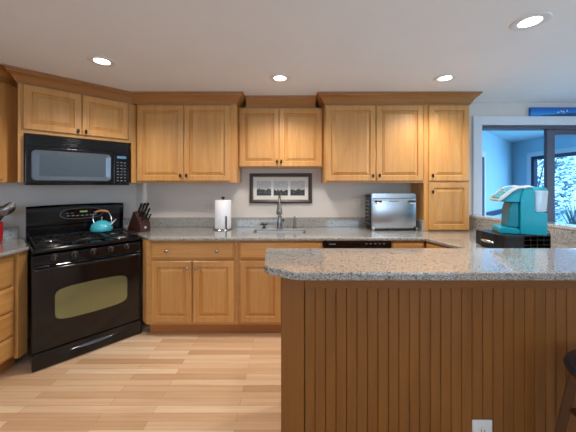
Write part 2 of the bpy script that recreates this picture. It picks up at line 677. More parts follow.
def seg_wall(name, p0, p1, th, z0, z1, mat):
    d = (Vector(p1) - Vector(p0)).normalized()
    nrm = Vector((-d.y, d.x)) * th
    poly = [p0, p1, (p1[0] + nrm.x, p1[1] + nrm.y), (p0[0] + nrm.x, p0[1] + nrm.y)]
    return struct(MB().prism(poly, z0, z1).done(name, M[mat]))


seg_wall('wall_sunroom_left', (2.0, 3.65), (5.35, 6.54), 0.1, 0, SUN_CEIL, 'bluewall')
wall_box('wall_sunroom_side', 1.9, 2.0, BACK + 0.125, 3.75, 0, SUN_CEIL, 'bluewall')
mb = MB()
mb.box(5.35, 5.45, 6.02, 6.6, 0, SUN_CEIL)
mb.box(5.35, 5.45, 3.27, 3.33, 0, SUN_CEIL)
mb.box(5.35, 5.45, 3.33, 6.02, 0, 0.25)
mb.box(5.35, 5.45, 3.33, 6.02, 2.02, SUN_CEIL)
struct(mb.done('wall_sunroom_right', M['bluewall']))
struct(MB().box(1.9, 5.5, BACK + 0.125, 6.7, SUN_CEIL, SUN_CEIL + 0.08).done('ceiling_sunroom', M['bluewall']))
mb = MB()
for y0, y1 in ((3.33, 3.40), (4.62, 4.70), (5.95, 6.02)):  # nearest bay is unseen, added to go with the sunroom fill
    mb.box(5.34, 5.42, y0, y1, 0.25, 2.02)
for y0, y1 in ((3.40, 4.62), (4.70, 5.95)):
    mb.box(5.34, 5.42, y0, y1, 0.25, 0.32)
    mb.box(5.34, 5.42, y0, y1, 1.95, 2.02)
w3 = struct(mb.done('window_3', M['blueframe']))
MB().box(5.38, 5.386, 3.40, 5.95, 0.32, 1.95).done('window_pane', M['glass'], w3)
# white casing round that window, and a white door with its casing on the slanting wall
mb = MB()
mb.box(5.325, 5.35, 6.02, 6.11, 0.16, 2.11).box(5.325, 5.35, 3.33, 6.02, 2.02, 2.11)
struct(mb.done('trim_2', M['trim']))
A0, A1 = Vector((2.0, 3.65)), Vector((5.35, 6.54))
AD = (A1 - A0).normalized()
AN = Vector((AD.y, -AD.x))


def aquad(t0, t1, w0, w1):
    r = []
    for t, w in ((t0, w0), (t1, w0), (t1, w1), (t0, w1)):
        p = A0 + AD * t + AN * w
        r.append((p.x, p.y))
    return r


dd = struct(MB().prism(aquad(1.20, 2.02, 0.0, 0.02), 0.02, 1.90).done('door_2', M['blueframe']))
mb = MB()
mb.prism(aquad(2.02, 2.12, 0.0, 0.03), 0, 2.0)
mb.prism(aquad(1.10, 1.20, 0.0, 0.03), 0, 2.0)
mb.prism(aquad(1.20, 2.02, 0.0, 0.03), 1.90, 2.0)
struct(mb.done('trim_3', M['trim']))
struct(MB().prism(aquad(2.12, 4.42, 0.0, 0.035), 0.80, 0.89).done('trim_4', M['blueframe']))

g = MB().box(5.5, 16, -1, 16, -0.2, -0.02).done('ground', M['lawn'])
g['kind'] = 'structure'
LEAF = [leaf_mat('frosty_leaves', lin(50, 98, 128), lin(98, 146, 170), lin(160, 192, 208)),
        leaf_mat('teal_leaves', lin(50, 100, 112), lin(110, 164, 176), lin(216, 234, 240))]


def shrub(label, x, y, h, r, n, k, group='shrubs in the garden'):
    t = thing('garden_shrub', label, 'shrub', (x, y, -0.02), 0, group)
    mb = MB()
    for i in range(6):
        a = 2 * PI * i / 6
        mb.tube([(0.03 * math.cos(a), 0.03 * math.sin(a), 0), (r * 0.3 * math.cos(a), r * 0.3 * math.sin(a), h * 0.45),
                 (r * 0.6 * math.cos(a + 0.3), r * 0.6 * math.sin(a + 0.3), h * 0.85)], [0.03, 0.02, 0.006], 6)
    mb.done('stem', M['stem'], t)
    mb = MB()
    for i in range(n):
        while True:
            p = Vector((random.uniform(-1, 1), random.uniform(-1, 1), random.uniform(-1, 1)))
            if p.length < 1 and p.length > 0.45:
                break
        q = Vector((p.x * r, p.y * r, h * 0.54 + p.z * h * 0.5))
        s = random.uniform(0.035, 0.075)
        u = Vector((random.gauss(0, 1), random.gauss(0, 1), random.gauss(0, 1))).normalized()
        w = u.orthogonal().normalized()
        vv = [mb.bm.verts.new(q + u * s), mb.bm.verts.new(q + w * s * 0.45), mb.bm.verts.new(q - u * s), mb.bm.verts.new(q - w * s * 0.45)]
        mb.bm.faces.new(vv)
    mb.done('foliage', LEAF[k], t, smooth=False)
    return t


shrub('tall frosty pale shrub in the garden, left one seen through the window', 6.95, 7.7, 2.9, 0.85, 3200, 0)
shrub('tall frosty pale shrub in the garden, right one seen through the sliding glass', 9.4, 7.4, 2.8, 0.95, 3200, 0)
shrub('low teal shrub in front of the pale garden shrubs', 8.0, 6.1, 1.05, 0.5, 900, 1)
t = thing('ornamental_grass', 'clump of long dark spiky grass blades just outside the glass', 'grass clump', (6.25, 5.95, -0.02))
t['kind'] = 'thing'
mb = MB()
for i in range(70):
    a = random.uniform(0, 2 * PI)
    l = random.uniform(0.75, 1.1)
    lean = random.uniform(0.05, 0.4)
    b = Vector((random.uniform(-.07, .07), random.uniform(-.07, .07), 0))
    pts = [b, b + Vector((math.cos(a) * lean * .25, math.sin(a) * lean * .25, l * .55)), b + Vector((math.cos(a) * lean, math.sin(a) * lean, l))]
    mb.tube(pts, [0.011, 0.009, 0.002], 4)
mb.done('blades', leaf_mat('grass_blades', lin(30, 62, 70), lin(46, 88, 92), lin(90, 130, 130)), t)

# ------------------------------------------------------------------ cabinet pieces
def frame_panel(x0, x1, z0, z1, y, steps, th=0.02):
    """rings from the back to the middle of the front: steps = (inset, depth behind the front plane)"""
    mb = MB()
    rr = []
    for ins, dy in [(0, th)] + steps:
        a, b, c, d = x0 + ins, x1 - ins, z0 + ins, z1 - ins
        rr.append([(a, y + dy, c), (b, y + dy, c), (b, y + dy, d), (a, y + dy, d)])
    mb.rings(rr)
    return mb


def knob(parent, x, y, z, kind='nickel'):
    mb = MB()
    if kind == 'nickel':
        mb.lathe([(0.007, 0), (0.006, -0.012), (0.015, -0.017), (0.0165, -0.023), (0.012, -0.029), (0.004, -0.031)], (x, y, z), 14, 'y')
    else:
        mb.lathe([(0.007, 0), (0.006, -0.014)], (x, y, z), 10, 'y')
        mb.ball((x, y - 0.02, z - 0.004), 0.011, 0.008, 0.022, 10, 8)
    return mb.done('knob', M[kind], parent)


def door(parent, x0, x1, z0, z1, y=0.0, knob_at=None, kind='nickel', name='door'):
    st = 0.052
    mb = frame_panel(x0, x1, z0, z1, y, [(0, 0.005), (0.005, 0.0), (st, 0.0), (st + 0.003, 0.006), (st + 0.006, 0.013),
                                         (st + 0.011, 0.013), (st + 0.036, 0.003), (st + 0.039, 0.001)])
    d = mb.done(name, M['wood'], parent, smooth=False)
    if knob_at:
        knob(d, knob_at[0], y, knob_at[1], kind)
    return d


def drawer(parent, x0, x1, z0, z1, y=0.0, knobs=(), kind='nickel', name='drawer'):
    mb = frame_panel(x0, x1, z0, z1, y, [(0, 0.009), (0.004, 0.006), (0.012, 0.005), (0.017, 0.0)])
    d = mb.done(name, M['wood_h'], parent, smooth=False)
    for kx in knobs:
        knob(d, kx, y, (z0 + z1) / 2, kind)
    return d


CROWN = [(0.0, 0.0), (0.010, 0.0), (0.012, 0.014), (0.020, 0.018), (0.026, 0.034), (0.040, 0.056), (0.058, 0.076), (0.066, 0.080),
         (0.068, 0.092), (0.080, 0.096), (0.082, 0.113), (0.0, 0.113)]


def crown(path, z0, parent, g0=None, g1=None):
    pts = [Vector(p) for p in path]
    full = ([Vector(g0)] if g0 else []) + pts + ([Vector(g1)] if g1 else [])
    off = 1 if g0 else 0
    rr = []
    for i, p in enumerate(pts):
        k = i + off
        ns = []
        if k > 0:
            d = (full[k] - full[k - 1]).normalized()
            ns.append(Vector((d.y, -d.x)))
        if k < len(full) - 1:
            d = (full[k + 1] - full[k]).normalized()
            ns.append(Vector((d.y, -d.x)))
        if len(ns) == 2:
            m = (ns[0] + ns[1]).normalized()
            m = m / max(0.3, m.dot(ns[0]))
        else:
            m = ns[0]
        rr.append([(p.x + m.x * o, p.y + m.y * o, z0 + h) for o, h in [(o_, h_ * 0.925) for o_, h_ in CROWN]])
    return MB().rings(rr).done('crown', M['wood_crown_shaded'], parent, world=True)


CR_Z = CEIL - 0.1055
UF = 2.815            # door fronts of the upper cabinets along the back wall
SF = 2.935            # door fronts of the shallower one over the sink
GU = 'upper wall cabinets'


def upper(label, x0, x1, yf, z0, doors, kn, top=2.235, loc_rot=None, depth=None):
    """doors: (x0, x1, z0, z1) and kn: (x, z) in the cabinet's own frame"""
    if loc_rot:
        t = thing('wall_cabinet', label, 'cabinet', loc_rot[0], loc_rot[1], GU)
        ox = 0
    else:
        t = thing('wall_cabinet', label, 'cabinet', (x0, yf, 0), 0, GU)
        ox = x0
        depth = BACK - 0.002 - yf
    MB().box(x0 - ox, x1 - ox, 0.021, depth, z0, top).done('body', M['wood'], t, bevel=0.002)
    for (a, b, c, d), k in zip(doors, kn):
        door(t, a - ox, b - ox, c, d, 0.0, (k[0] - ox, k[1]), 'bronze')
    return t


def wx(px, y):
    return (px - 288) * y / 274.0


DT = 2.220
ua = upper('honey maple double-door wall cabinet between the microwave corner and the sink cabinet', -1.567, -0.534, UF, 1.421,
           [(-1.552, -1.0745, 1.441, DT), (-1.0695, -0.596, 1.441, DT)], [(-1.103, 1.50), (-1.040, 1.50)])
ub = upper('shorter maple double-door wall cabinet above the sink picture', -0.532, 0.378, SF, 1.588,
           [(-0.522, -0.0975, 1.598, DT), (-0.0925, 0.366, 1.598, DT)], [(-0.118, 1.655), (-0.072, 1.655)])
uc = upper('honey maple double-door wall cabinet above the stainless oven', 0.380, 1.404, UF, 1.421,
           [(0.390, 0.9015, 1.441, DT), (0.9065, 1.391, 1.441, DT)], [(0.872, 1.50), (0.938, 1.50)])
ud = upper('tall narrow maple cabinet standing on the worktop, one door over another', 1.406, 1.877, UF, 0.924,
           [(1.448, 1.865, 1.441, DT), (1.448, 1.865, 0.938, 1.424)], [(1.482, 1.50), (1.482, 1.335)])
# corner cabinet over the microwave, turned 45 degrees
CCX = (0.67 - 4.42) / 2
CCY = (0.67 + 4.42) / 2
ue = upper('maple double-door wall cabinet set across the corner above the black microwave', -0.452, 0.384, 0, 1.832,
           [(-0.422, -0.0325, 1.862, 2.232), (-0.0275, 0.350, 1.862, 2.232)], [(-0.060, 1.895), (-0.002, 1.895)],
           loc_rot=((CCX, CCY, 0), PI / 4), depth=0.322)
# side panels of that cabinet come down beside the microwave
MB().box(-0.452, -0.416, 0.021, 0.300, 1.421, 1.8315).done('side_panel', M['wood'], ue, bevel=0.002)
MB().box(0.3845, 0.428, 0.021, 0.250, 1.421, 2.235).done('side_panel', M['wood'], ue, bevel=0.002)
# cabinet on the left wall
LUX = -2.30
ul = upper('maple wall cabinet at the left edge, facing right beside the corner cabinet', 0.0, 0.838, 0, 1.421,
           [(0.012, 0.690, 1.441, DT)], [(0.06, 1.50)], loc_rot=((LUX, 1.53, 0), PI / 2), depth=0.376)

fa = UF + 0.02
fs = SF + 0.02
cf = 4.42 + 0.02 / S2
cor = (fa - cf, fa)
sm = 0.67 - 0.452 / S2
dl = ((sm - cf) / 2, (sm + cf) / 2)
ll = (LUX - 0.02, sm - (LUX - 0.02))
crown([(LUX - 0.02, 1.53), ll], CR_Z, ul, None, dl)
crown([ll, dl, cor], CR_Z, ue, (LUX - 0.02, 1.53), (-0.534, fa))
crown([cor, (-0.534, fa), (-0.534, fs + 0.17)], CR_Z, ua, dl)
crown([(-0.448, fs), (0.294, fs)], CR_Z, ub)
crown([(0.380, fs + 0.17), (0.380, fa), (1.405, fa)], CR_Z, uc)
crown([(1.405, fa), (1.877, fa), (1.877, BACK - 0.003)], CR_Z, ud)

# ------------------------------------------------------------------ base cabinets
BF = 2.502            # door fronts of the back run
GB = 'base cabinets'
TOP = 0.922
UND = 0.892


def base(label, loc, rz, w, depth=0.615, hollow=False, toe_x=(0, None)):
    t = thing('base_cabinet', label, 'cabinet', loc, rz, GB)
    if hollow:
        mb = MB()
        mb.box(0, w, 0.021, 0.041, 0.115, UND - 0.001).box(0, 0.018, 0.0415, depth, 0.115, UND - 0.001)
        mb.box(w - 0.018, w, 0.0415, depth, 0.115, UND - 0.001).box(0.0185, w - 0.0185, 0.0415, depth, 0.115, 0.135)
        mb.done('body', M['wood_h'], t)
    else:
        MB().box(0, w, 0.021, depth, 0.115, UND - 0.001).done('body', M['wood_h'], t, bevel=0.002)
    MB().box(0, w, 0.090, 0.105, 0.001, 0.1145).done('toe_kick', M['toe'], t)
    return t


X0 = -1.305
b1 = base('maple base cabinet with a wide drawer over two doors, right of the range', (X0, BF, 0), 0, 0.848)
drawer(b1, wx(150.4, BF) - X0, wx(234, BF) - X0, 0.724, 0.872, 0, (wx(167, BF) - X0, wx(217, BF) - X0))
door(b1, wx(151, BF) - X0, wx(191.5, BF) - X0, 0.143, 0.703, 0, (wx(187.5, BF) - X0, 0.645))
door(b1, wx(193, BF) - X0, wx(234, BF) - X0, 0.143, 0.703, 0, (wx(196.5, BF) - X0, 0.645))
MB().prism([(-1.3045, 2.5235), (-1.3045, 2.545), (-1.365, 2.603), (-1.374, 2.594)], 0.1155, UND - 0.001).done('filler', M['wood'], b1, world=True)
X1 = -0.455
b2 = base('maple sink base cabinet with a plain drawer front, partly behind the bar', (X1, BF, 0), 0, 0.775, hollow=True)
drawer(b2, 0.018, 0.765, 0.724, 0.872, name='drawer_front')
door(b2, 0.018, 0.388, 0.143, 0.703, 0, (0.355, 0.645))
door(b2, 0.396, 0.765, 0.143, 0.703, 0, (0.43, 0.645))
X2 = 0.948
b3 = base('maple base cabinet right of the dishwasher, its drawer front showing over the bar', (X2, BF, 0), 0, 0.313)
drawer(b3, 0.008, 0.300, 0.724, 0.872, 0, (0.14,))
door(b3, 0.008, 0.300, 0.143, 0.703, 0, (0.04, 0.645))
RR = math.atan2(LD.y, LD.x)
ip = Vector((1.235, 2.485)) + LD * -0.022 + LN * 0.017
b4 = base('maple base cabinet facing left on the right-hand run, just above the bar edge', (ip.x, ip.y, 0), RR, 0.62, 0.56)
drawer(b4, 0.02, 0.60, 0.724, 0.872, 0, (0.31,))
door(b4, 0.02, 0.306, 0.143, 0.703, 0, (0.27, 0.645))
door(b4, 0.314, 0.60, 0.143, 0.703, 0, (0.35, 0.645))
b5 = base('maple base cabinet with four drawers at the left edge, facing right', (-2.035, 1.42, 0), PI / 2, 0.712, 0.63)
for z0, z1 in ((0.655, 0.868), (0.470, 0.645), (0.285, 0.460), (0.128, 0.275)):
    drawer(b5, 0.02, 0.622, z0, z1, 0, (0.32,))

MB().box(0.632, 0.708, -0.012, 0.0205, 0.10, UND - 0.001).done('filler', M['wood'], b5, bevel=0.002)

# dishwasher
t = thing('dishwasher', 'black dishwasher under the worktop, only its control strip visible over the bar', 'dishwasher', (0.324, BF - 0.004, 0))
MB().box(0.003, 0.617, 0.03, 0.60, 0.10, UND - 0.002).done('body', M['black_plastic'], t)
MB().box(0.003, 0.617, 0.0, 0.029, 0.12, 0.755).done('door', M['black'], t, bevel=0.004)
cp = MB().box(0.003, 0.617, -0.002, 0.029, 0.758, UND - 0.006).done('control_strip', M['black_panel'], t, bevel=0.005)
for i in range(5):
    MB().box(0.38 + i * 0.04, 0.40 + i * 0.04, -0.005, -0.0022, 0.862, 0.868).done('button', M['button'], cp)
MB().box(0.05, 0.11, -0.005, -0.0022, 0.858, 0.866).done('badge', M['button'], cp)
MB().box(0.01, 0.61, 0.07, 0.085, 0.001, 0.098).done('toe_kick', M['black_plastic'], t)

# ------------------------------------------------------------------ granite
wt = thing('granite_worktop', 'speckled grey-beige granite worktop running under the window wall and round to the bar', 'countertop')
sink_hole = [(-0.355, 2.70), (0.185, 2.70), (0.185, 2.985), (-0.355, 2.985)]
poly = [(-1.260, 2.485), (1.235, 2.485), (1.437, 1.815), (-0.030, 1.815), (-0.030, 1.297), lp((3.12 - 1.297) / 0.957 - 0.01, -0.001)]
poly += [lp(0.02, -0.001), (1.978, BACK - 0.002), (BACK - DIAG + 0.008, BACK - 0.002), (-1.844, 3.028)]
slab(poly, [sink_hole], UND, TOP).done('slab', M['granite'], wt, bevel=0.009, segs=3)
MB().box(-1.728, 1.385, BACK - 0.022, BACK - 0.002, TOP + 0.0005, 1.03).done('backsplash', M['granite'], wt, bevel=0.003)
MB().box(1.386, 1.4045, UF + 0.012, BACK - 0.0225, TOP + 0.0005, 1.03).done('backsplash', M['granite'], wt, bevel=0.003)
MB().box(1.879, 1.972, BACK - 0.022, BACK - 0.002, TOP + 0.0005, 1.039).done('backsplash', M['granite'], wt)
MB().prism(lquad(0.035, 1.70, -0.019, -0.001), TOP + 0.0005, 1.038).done('backsplash', M['granite'], wt)
bs = MB().prism([(-1.838, 3.030), (-1.823, 3.017), (-1.728, 3.112), (-1.742, 3.126)], TOP + 0.0005, 1.03).done('backsplash', M['granite'], wt)

lt = thing('granite_worktop', 'small granite worktop at the left edge under the red crock, left of the range', 'countertop')
poly = [(-2.005, 1.40), (-2.005, 2.123), (-2.390, 2.480), (LEFT + 0.002, LEFT + DIAG - 0.005), (LEFT + 0.002, 1.40)]
slab(poly, [], UND, TOP).done('slab', M['granite'], lt, bevel=0.009, segs=3)
a, b = Vector((-2.42, -2.42 + DIAG - 0.003)), Vector((LEFT + 0.005, LEFT + 0.005 + DIAG - 0.003))
off = Vector((S2, -S2)) * 0.02
MB().prism([(a.x, a.y), (b.x, b.y), (b.x + off.x, b.y + off.y), (a.x + off.x, a.y + off.y)], TOP + 0.0005, 1.03).done('backsplash', M['granite'], lt)

BARZ = 1.07
poly = [(-0.105, 1.43), (-0.113, 1.415), (-0.098, 1.125), (-0.085, 1.105), (0.020, 1.036), (0.045, 1.03), (2.95, 1.03), (2.95, 1.43)]
tag(slab(poly, [], BARZ - 0.031, BARZ).done('granite_bar_top', M['granite'], None, bevel=0.007, segs=3),
    'long raised granite bar top with a clipped corner across the foreground', 'countertop')
tag(MB().prism(lquad(0.0, 1.755, -0.022, 0.15), BARZ - 0.0295, BARZ).done('granite_ledge', M['ledge'], None, bevel=0.007, segs=3),
    'granite ledge, its colour brightened as if lit, capping the low wall behind the teal coffee maker', 'ledge')

# ------------------------------------------------------------------ peninsula
PF = 1.15
pn = thing('peninsula', 'brown maple beadboard peninsula front under the raised bar top', 'peninsula', (0, PF, 0))
MB().box(-0.029, 0.068, -0.006, 0.115, 0.0005, BARZ - 0.0325).done('end_post', M['panel'], pn, bevel=0.002)
MB().box(0.0685, 2.9, -0.002, 0.02, 0.966, BARZ - 0.0325).done('top_rail', M['panel_h'], pn, bevel=0.002)
# boards with a bead and a groove between
prof = []
pit = 0.0441
x = 0.070
while x < 2.9:
    prof += [(x, 0.0095), (x + 0.0015, 0.005), (x + 0.0035, 0.0035), (x + pit - 0.0035, 0.0035), (x + pit - 0.0015, 0.005), (x + pit, 0.0095)]
    x += pit
front = [(p[0], p[1], 0.10) for p in prof]
mb = MB()
lo = [(p[0], p[1], 0.001) for p in prof] + [(prof[-1][0], 0.02, 0.001), (prof[0][0], 0.02, 0.001)]
hi = [(p[0], p[1], 0.9655) for p in prof] + [(prof[-1][0], 0.02, 0.9655), (prof[0][0], 0.02, 0.9655)]
mb.rings([lo, hi])
mb.done('beadboard', M['panel'], pn, smooth=False)
MB().box(0.0685, 2.6, 0.0205, 0.115, 0.0005, BARZ - 0.0325).done('bar_wall', M['wood'], pn)
MB().box(-0.029, 1.30, 0.155, 0.62, 0.10, UND - 0.001).done('lower_cabinet', M['wood'], pn)
MB().box(-0.029, 2.45, 0.1155, 0.1445, 0.0005, BARZ - 0.0325).done('back_panel', M['wood'], pn)
MB().box(-0.029, 1.30, 0.155, 0.55, 0.001, 0.0995).done('toe_kick', M['toe'], pn)


def outlet(label, x, y, z, w, h, gang, mat, group='wall outlets', detail=True):
    t = thing('power_outlet', label, 'outlet', (x, y, z), 0, group)
    MB().box(-w / 2, w / 2, -0.006, 0, -h / 2, h / 2).done('cover_plate', M[mat], t, bevel=0.002)
    for gx in gang:
        for s in (-1, 1):
            if detail:
                r = MB()
                pl = []
                for k in range(20):
                    an = 2 * PI * k / 20
                    pl.append((gx + max(-0.0145, min(0.0145, 0.0175 * math.cos(an))), s * 0.0195 + 0.0145 * math.sin(an)))
                rc = r.prism(pl, -0.009, -0.0062, 'y').done('receptacle', M[mat], t)
                sl = MB()
                sl.box(gx - 0.008, gx - 0.0055, -0.0096, -0.0092, s * 0.0195 - 0.002, s * 0.0195 + 0.008)
                sl.box(gx + 0.0055, gx + 0.008, -0.0096, -0.0092, s * 0.0195 - 0.001, s * 0.0195 + 0.007)
                sl.lathe([(0.0025, -0.0096), (0.0025, -0.0092)], (gx, 0, s * 0.0195 - 0.008), 8, 'y')
                sl.done('slots', M['dark'], rc)
    return t


outlet('white power outlet set low in the brown beadboard peninsula', wx(482, PF), PF + 0.003, 0.352, 0.084, 0.125, (0,), 'white')
outlet('pale double outlet plate on the wall left of the stainless oven', 0.812, BACK - 0.0005, 1.195, 0.115, 0.118, (-0.024, 0.024), 'grey_plate')
outlet('grey outlet plate on the wall behind the paper towel roll', -0.905, BACK - 0.0005, 1.155, 0.115, 0.118, (-0.024, 0.024), 'grey_plate')

# ------------------------------------------------------------------ range
RC = (-1.639, 2.306, 0)
rg = thing('kitchen_range', 'black gas range standing across the corner with five burners and an oven', 'range', RC, math.radians(47))
W = 0.379
MB().box(-W, W, 0.032, 0.575, 0.005, 0.885).done('body', M['black'], rg, bevel=0.003)
for sx in (-0.34, 0.34):
    for sy in (0.08, 0.55):
        MB().lathe([(0.018, 0.0005), (0.018, 0.0048)], (sx, sy, 0), 12).done('foot', M['black_plastic'], rg)
ov = MB().box(-W, W, 0.0, 0.031, 0.142, 0.783).done('oven_door', M['black'], rg, bevel=0.006, segs=3)
# window: rounded, with bowed top and bottom
pl = []
cx, cz, hw, hh = 0.005, 0.467, 0.252, 0.118
for k in range(64):
    an = 2 * PI * k / 64
    cc, ss = math.cos(an), math.sin(an)
    ex = 0.26
    ux = math.copysign(abs(cc) ** ex, cc)
    uz = math.copysign(abs(ss) ** ex, ss)
    pl.append((cx + hw * ux, cz + hh * uz * (1.0 + 0.12 * (1 - ux * ux))))
MB().prism(pl, -0.0025, -0.0004, 'y').done('window', M['oven_glass'], ov)
hb = MB()
hp = []
for i in range(15):
    u = -1 + 2 * i / 14
    hp.append((u * 0.355, -0.045 - 0.010 * (1 - u * u), 0.765))
hb.tube([(-0.355, -0.002, 0.765)] + hp + [(0.355, -0.002, 0.765)], 0.0125, 10)
hb.done('handle', M['black'], ov)
dr = MB().box(-W, W, 0.0, 0.031, 0.005, 0.134).done('storage_drawer', M['black'], rg, bevel=0.006, segs=3)
# swept winged grip
mb = MB()
rr = []
for i in range(17):
    u = -1 + 2 * i / 16
    wd = 0.012 * (1 - abs(u) ** 1.6) + 0.0015
    zz = 0.080 + 0.006 * u * u
    rr.append([(u * 0.15, -0.0005, zz - wd), (u * 0.15, -0.004 - 0.016 * (1 - u * u), zz - wd * 0.3), (u * 0.15, -0.002 - 0.014 * (1 - u * u), zz + wd * 0.5), (u * 0.15, -0.0005, zz + wd)])
mb.rings(rr).done('handle', M['mw_frame'], dr)
# slanted knob panel
pp = [(0.002, 0.789), (0.055, 0.789), (0.055, 0.8845), (0.030, 0.8845), (0.006, 0.862)]
kp = MB().prism(pp, -W, W, 'x').done('knob_panel', M['black'], rg, bevel=0.004)
for kx in (-0.25, -0.125, 0.0, 0.13, 0.255):
    kn = MB().lathe([(0.027, 0.002), (0.027, -0.004), (0.021, -0.008), (0.019, -0.026), (0.016, -0.029)], (kx, 0.0, 0.838), 20, 'y').done('knob', M['black_plastic'], kp)
    MB().lathe([(0.0285, 0.0025), (0.0300, -0.002), (0.0275, -0.0045)], (kx, 0.0, 0.838), 20, 'y').done('knob_ring', M['bronze'], kn)
    MB().box(kx - 0.002, kx + 0.002, -0.034, -0.0292, 0.824, 0.854).done('knob_grip', M['nickel'], kn)
MB().box(-W, W, 0.0, 0.528, 0.8855, 0.914).done('cooktop', M['black'], rg, bevel=0.008, segs=3)
for bx, by, br in ((-0.24, 0.15, 0.042), (-0.24, 0.41, 0.05), (0.24, 0.15, 0.05), (0.24, 0.41, 0.042), (0.0, 0.28, 0.045)):
    bn = MB().lathe([(br + 0.025, 0.9145), (br + 0.022, 0.919), (br, 0.921), (br, 0.926)], (bx, by, 0), 20).done('burner', M['nickel'], rg)
    MB().lathe([(br - 0.004, 0.9265), (br - 0.002, 0.931), (br - 0.012, 0.934)], (bx, by, 0), 20).done('burner_cap', M['black_matte'], bn)
for gx0, gx1 in ((-0.36, -0.122), (-0.118, 0.118), (0.122, 0.36)):
    mb = MB()
    zt = 0.946
    y0, y1 = 0.03, 0.515
    r = 0.0065
    xm = (gx0 + gx1) / 2

    def bar(xa, xb, ya, yb):
        mb.box(xa, xb, ya, yb, zt - 0.010, zt)
    bar(gx0, gx0 + 0.012, y0, y1)
    bar(gx1 - 0.012, gx1, y0, y1)
    for yy in (y0, (y0 + y1) / 2 - 0.006, y1 - 0.012):
        bar(gx0 + 0.0121, gx1 - 0.0121, yy, yy + 0.012)
    for yy in (0.15, 0.41):
        bar(gx0 + 0.0121, xm - 0.022, yy - 0.005, yy + 0.005)
        bar(xm + 0.022, gx1 - 0.0121, yy - 0.005, yy + 0.005)
        bar(xm - 0.005, xm + 0.005, yy + 0.022, yy + (0.112 if yy > 0.3 else 0.1175))
        bar(xm - 0.005, xm + 0.005, yy - (0.1175 if yy > 0.3 else 0.108), yy - 0.022)
    for xx in (gx0 + 0.002, gx1 - 0.012):
        for yy in (y0 + 0.001, y1 - 0.011):
            mb.box(xx, xx + 0.010, yy, yy + 0.010, 0.9145, zt - 0.0101)
    mb.done('grate', M['black_matte'], rg, bevel=0.002)
# backguard
pb = [(y - 0.029, z) for y, z in [(0.575, 0.9145), (0.628, 0.9145), (0.628, 1.200), (0.580, 1.208), (0.562, 1.196), (0.556, 1.180), (0.566, 1.030), (0.575, 1.022)]]
pb[0] = (0.546, 0.886)
pb[1] = (0.599, 0.886)
mb = MB()
rr = []
for i in range(13):
    u = -1 + 2 * i / 12
    arch = 0.008 * (1 - u * u)
    rr.append([(u * W, yy, zz + (arch if zz > 1.1 else 0)) for yy, zz in pb])
bg = mb.rings(rr).done('backguard', M['black'], rg)
# oval display with clock and marks
pl = []
for k in range(40):
    an = 2 * PI * k / 40
    pl.append((0.02 + 0.165 * math.copysign(abs(math.cos(an)) ** 0.7, math.cos(an)), 1.125 + 0.047 * math.copysign(abs(math.sin(an)) ** 0.8, math.sin(an))))
MB().prism([(0.02 + (u - 0.02) * 1.05, 1.125 + (v - 1.125) * 1.12) for u, v in pl], 0.5255, 0.5285, 'y').done('display_ring', M['mw_frame'], bg)
dp = MB().prism(pl, 0.5245, 0.528, 'y').done('display', M['black_panel'], bg)
MB().box(0.0, 0.06, 0.5232, 0.5242, 1.135, 1.149).done('clock', M['lcd'], dp)
for i in range(7):
    MB().box(-0.10 + i * 0.036, -0.078 + i * 0.036, 0.5232, 0.5242, 1.100 + 0.004 * abs(i - 3) * 0.3, 1.108 + 0.004 * abs(i - 3) * 0.3).done('button', M['button'], dp)
for xx in (-0.105, -0.07, 0.11, 0.14):
    MB().box(xx, xx + 0.02, 0.5232, 0.5242, 1.128, 1.134).done('button', M['button'], dp)

# ------------------------------------------------------------------ microwave
c_m = 4.385
MCX, MCY = (0.67 - c_m) / 2, (0.67 + c_m) / 2
mw = thing('microwave_oven', 'black over-the-range microwave hung under the corner cabinet', 'microwave', (MCX - 0.03 * S2, MCY - 0.03 * S2, 1.394), PI / 4)
MB().box(-0.381, 0.381, 0.022, 0.340, 0.004, 0.432).done('body', M['black'], mw, bevel=0.003)
vg = MB()
vg.box(-0.381, 0.381, 0.004, 0.0215, 0.330, 0.426)
for i in range(5):
    vg.box(-0.36, 0.36, 0.0, 0.0039, 0.345 + i * 0.015, 0.353 + i * 0.015)
vg.done('vent_grille', M['black'], mw, bevel=0.0015)
MB().box(-0.381, 0.381, 0.0, 0.0215, 0.004, 0.020).done('bottom_trim', M['black'], mw, bevel=0.002)
wd = MB().box(-0.381, 0.245, 0.0, 0.0215, 0.021, 0.329).done('door', M['black'], mw, bevel=0.006, segs=3)


def rrect(x0, x1, z0, z1, r, n=6):
    o = []
    for cx_, cz_, a0 in ((x1 - r, z1 - r, 0), (x0 + r, z1 - r, 90), (x0 + r, z0 + r, 180), (x1 - r, z0 + r, 270)):
        for k in range(n + 1):
            an = math.radians(a0 + 90 * k / n)
            o.append((cx_ + r * math.cos(an), cz_ + r * math.sin(an)))
    return o


mb = MB()
outer = rrect(-0.345, 0.225, 0.040, 0.300, 0.035)
mid = rrect(-0.338, 0.218, 0.047, 0.293, 0.032)
inner = rrect(-0.295, 0.180, 0.080, 0.262, 0.012)
mb.rings([[(u, -0.0005, v) for u, v in outer], [(u, -0.010, v) for u, v in mid], [(u, -0.003, v) for u, v in inner]], cap0=True, cap1=False)
bz = mb.done('bezel', M['mw_frame'], wd)
MB().prism(rrect(-0.2955, 0.1805, 0.0795, 0.2625, 0.012), -0.003, -0.001, 'y').done('window', M['mw_glass'], wd)
cpn = MB().box(0.247, 0.381, 0.0, 0.0215, 0.021, 0.329).done('control_panel', M['black_panel'], mw, bevel=0.004)
MB().box(0.275, 0.355, -0.0016, -0.0002, 0.268, 0.292).done('display', M['lcd_blue'], cpn)
for r_ in range(7):
    for c_ in range(3):
        MB().box(0.272 + c_ * 0.032, 0.288 + c_ * 0.032, -0.0016, -0.0002, 0.045 + r_ * 0.030, 0.051 + r_ * 0.030).done('button', M['button'], cpn)
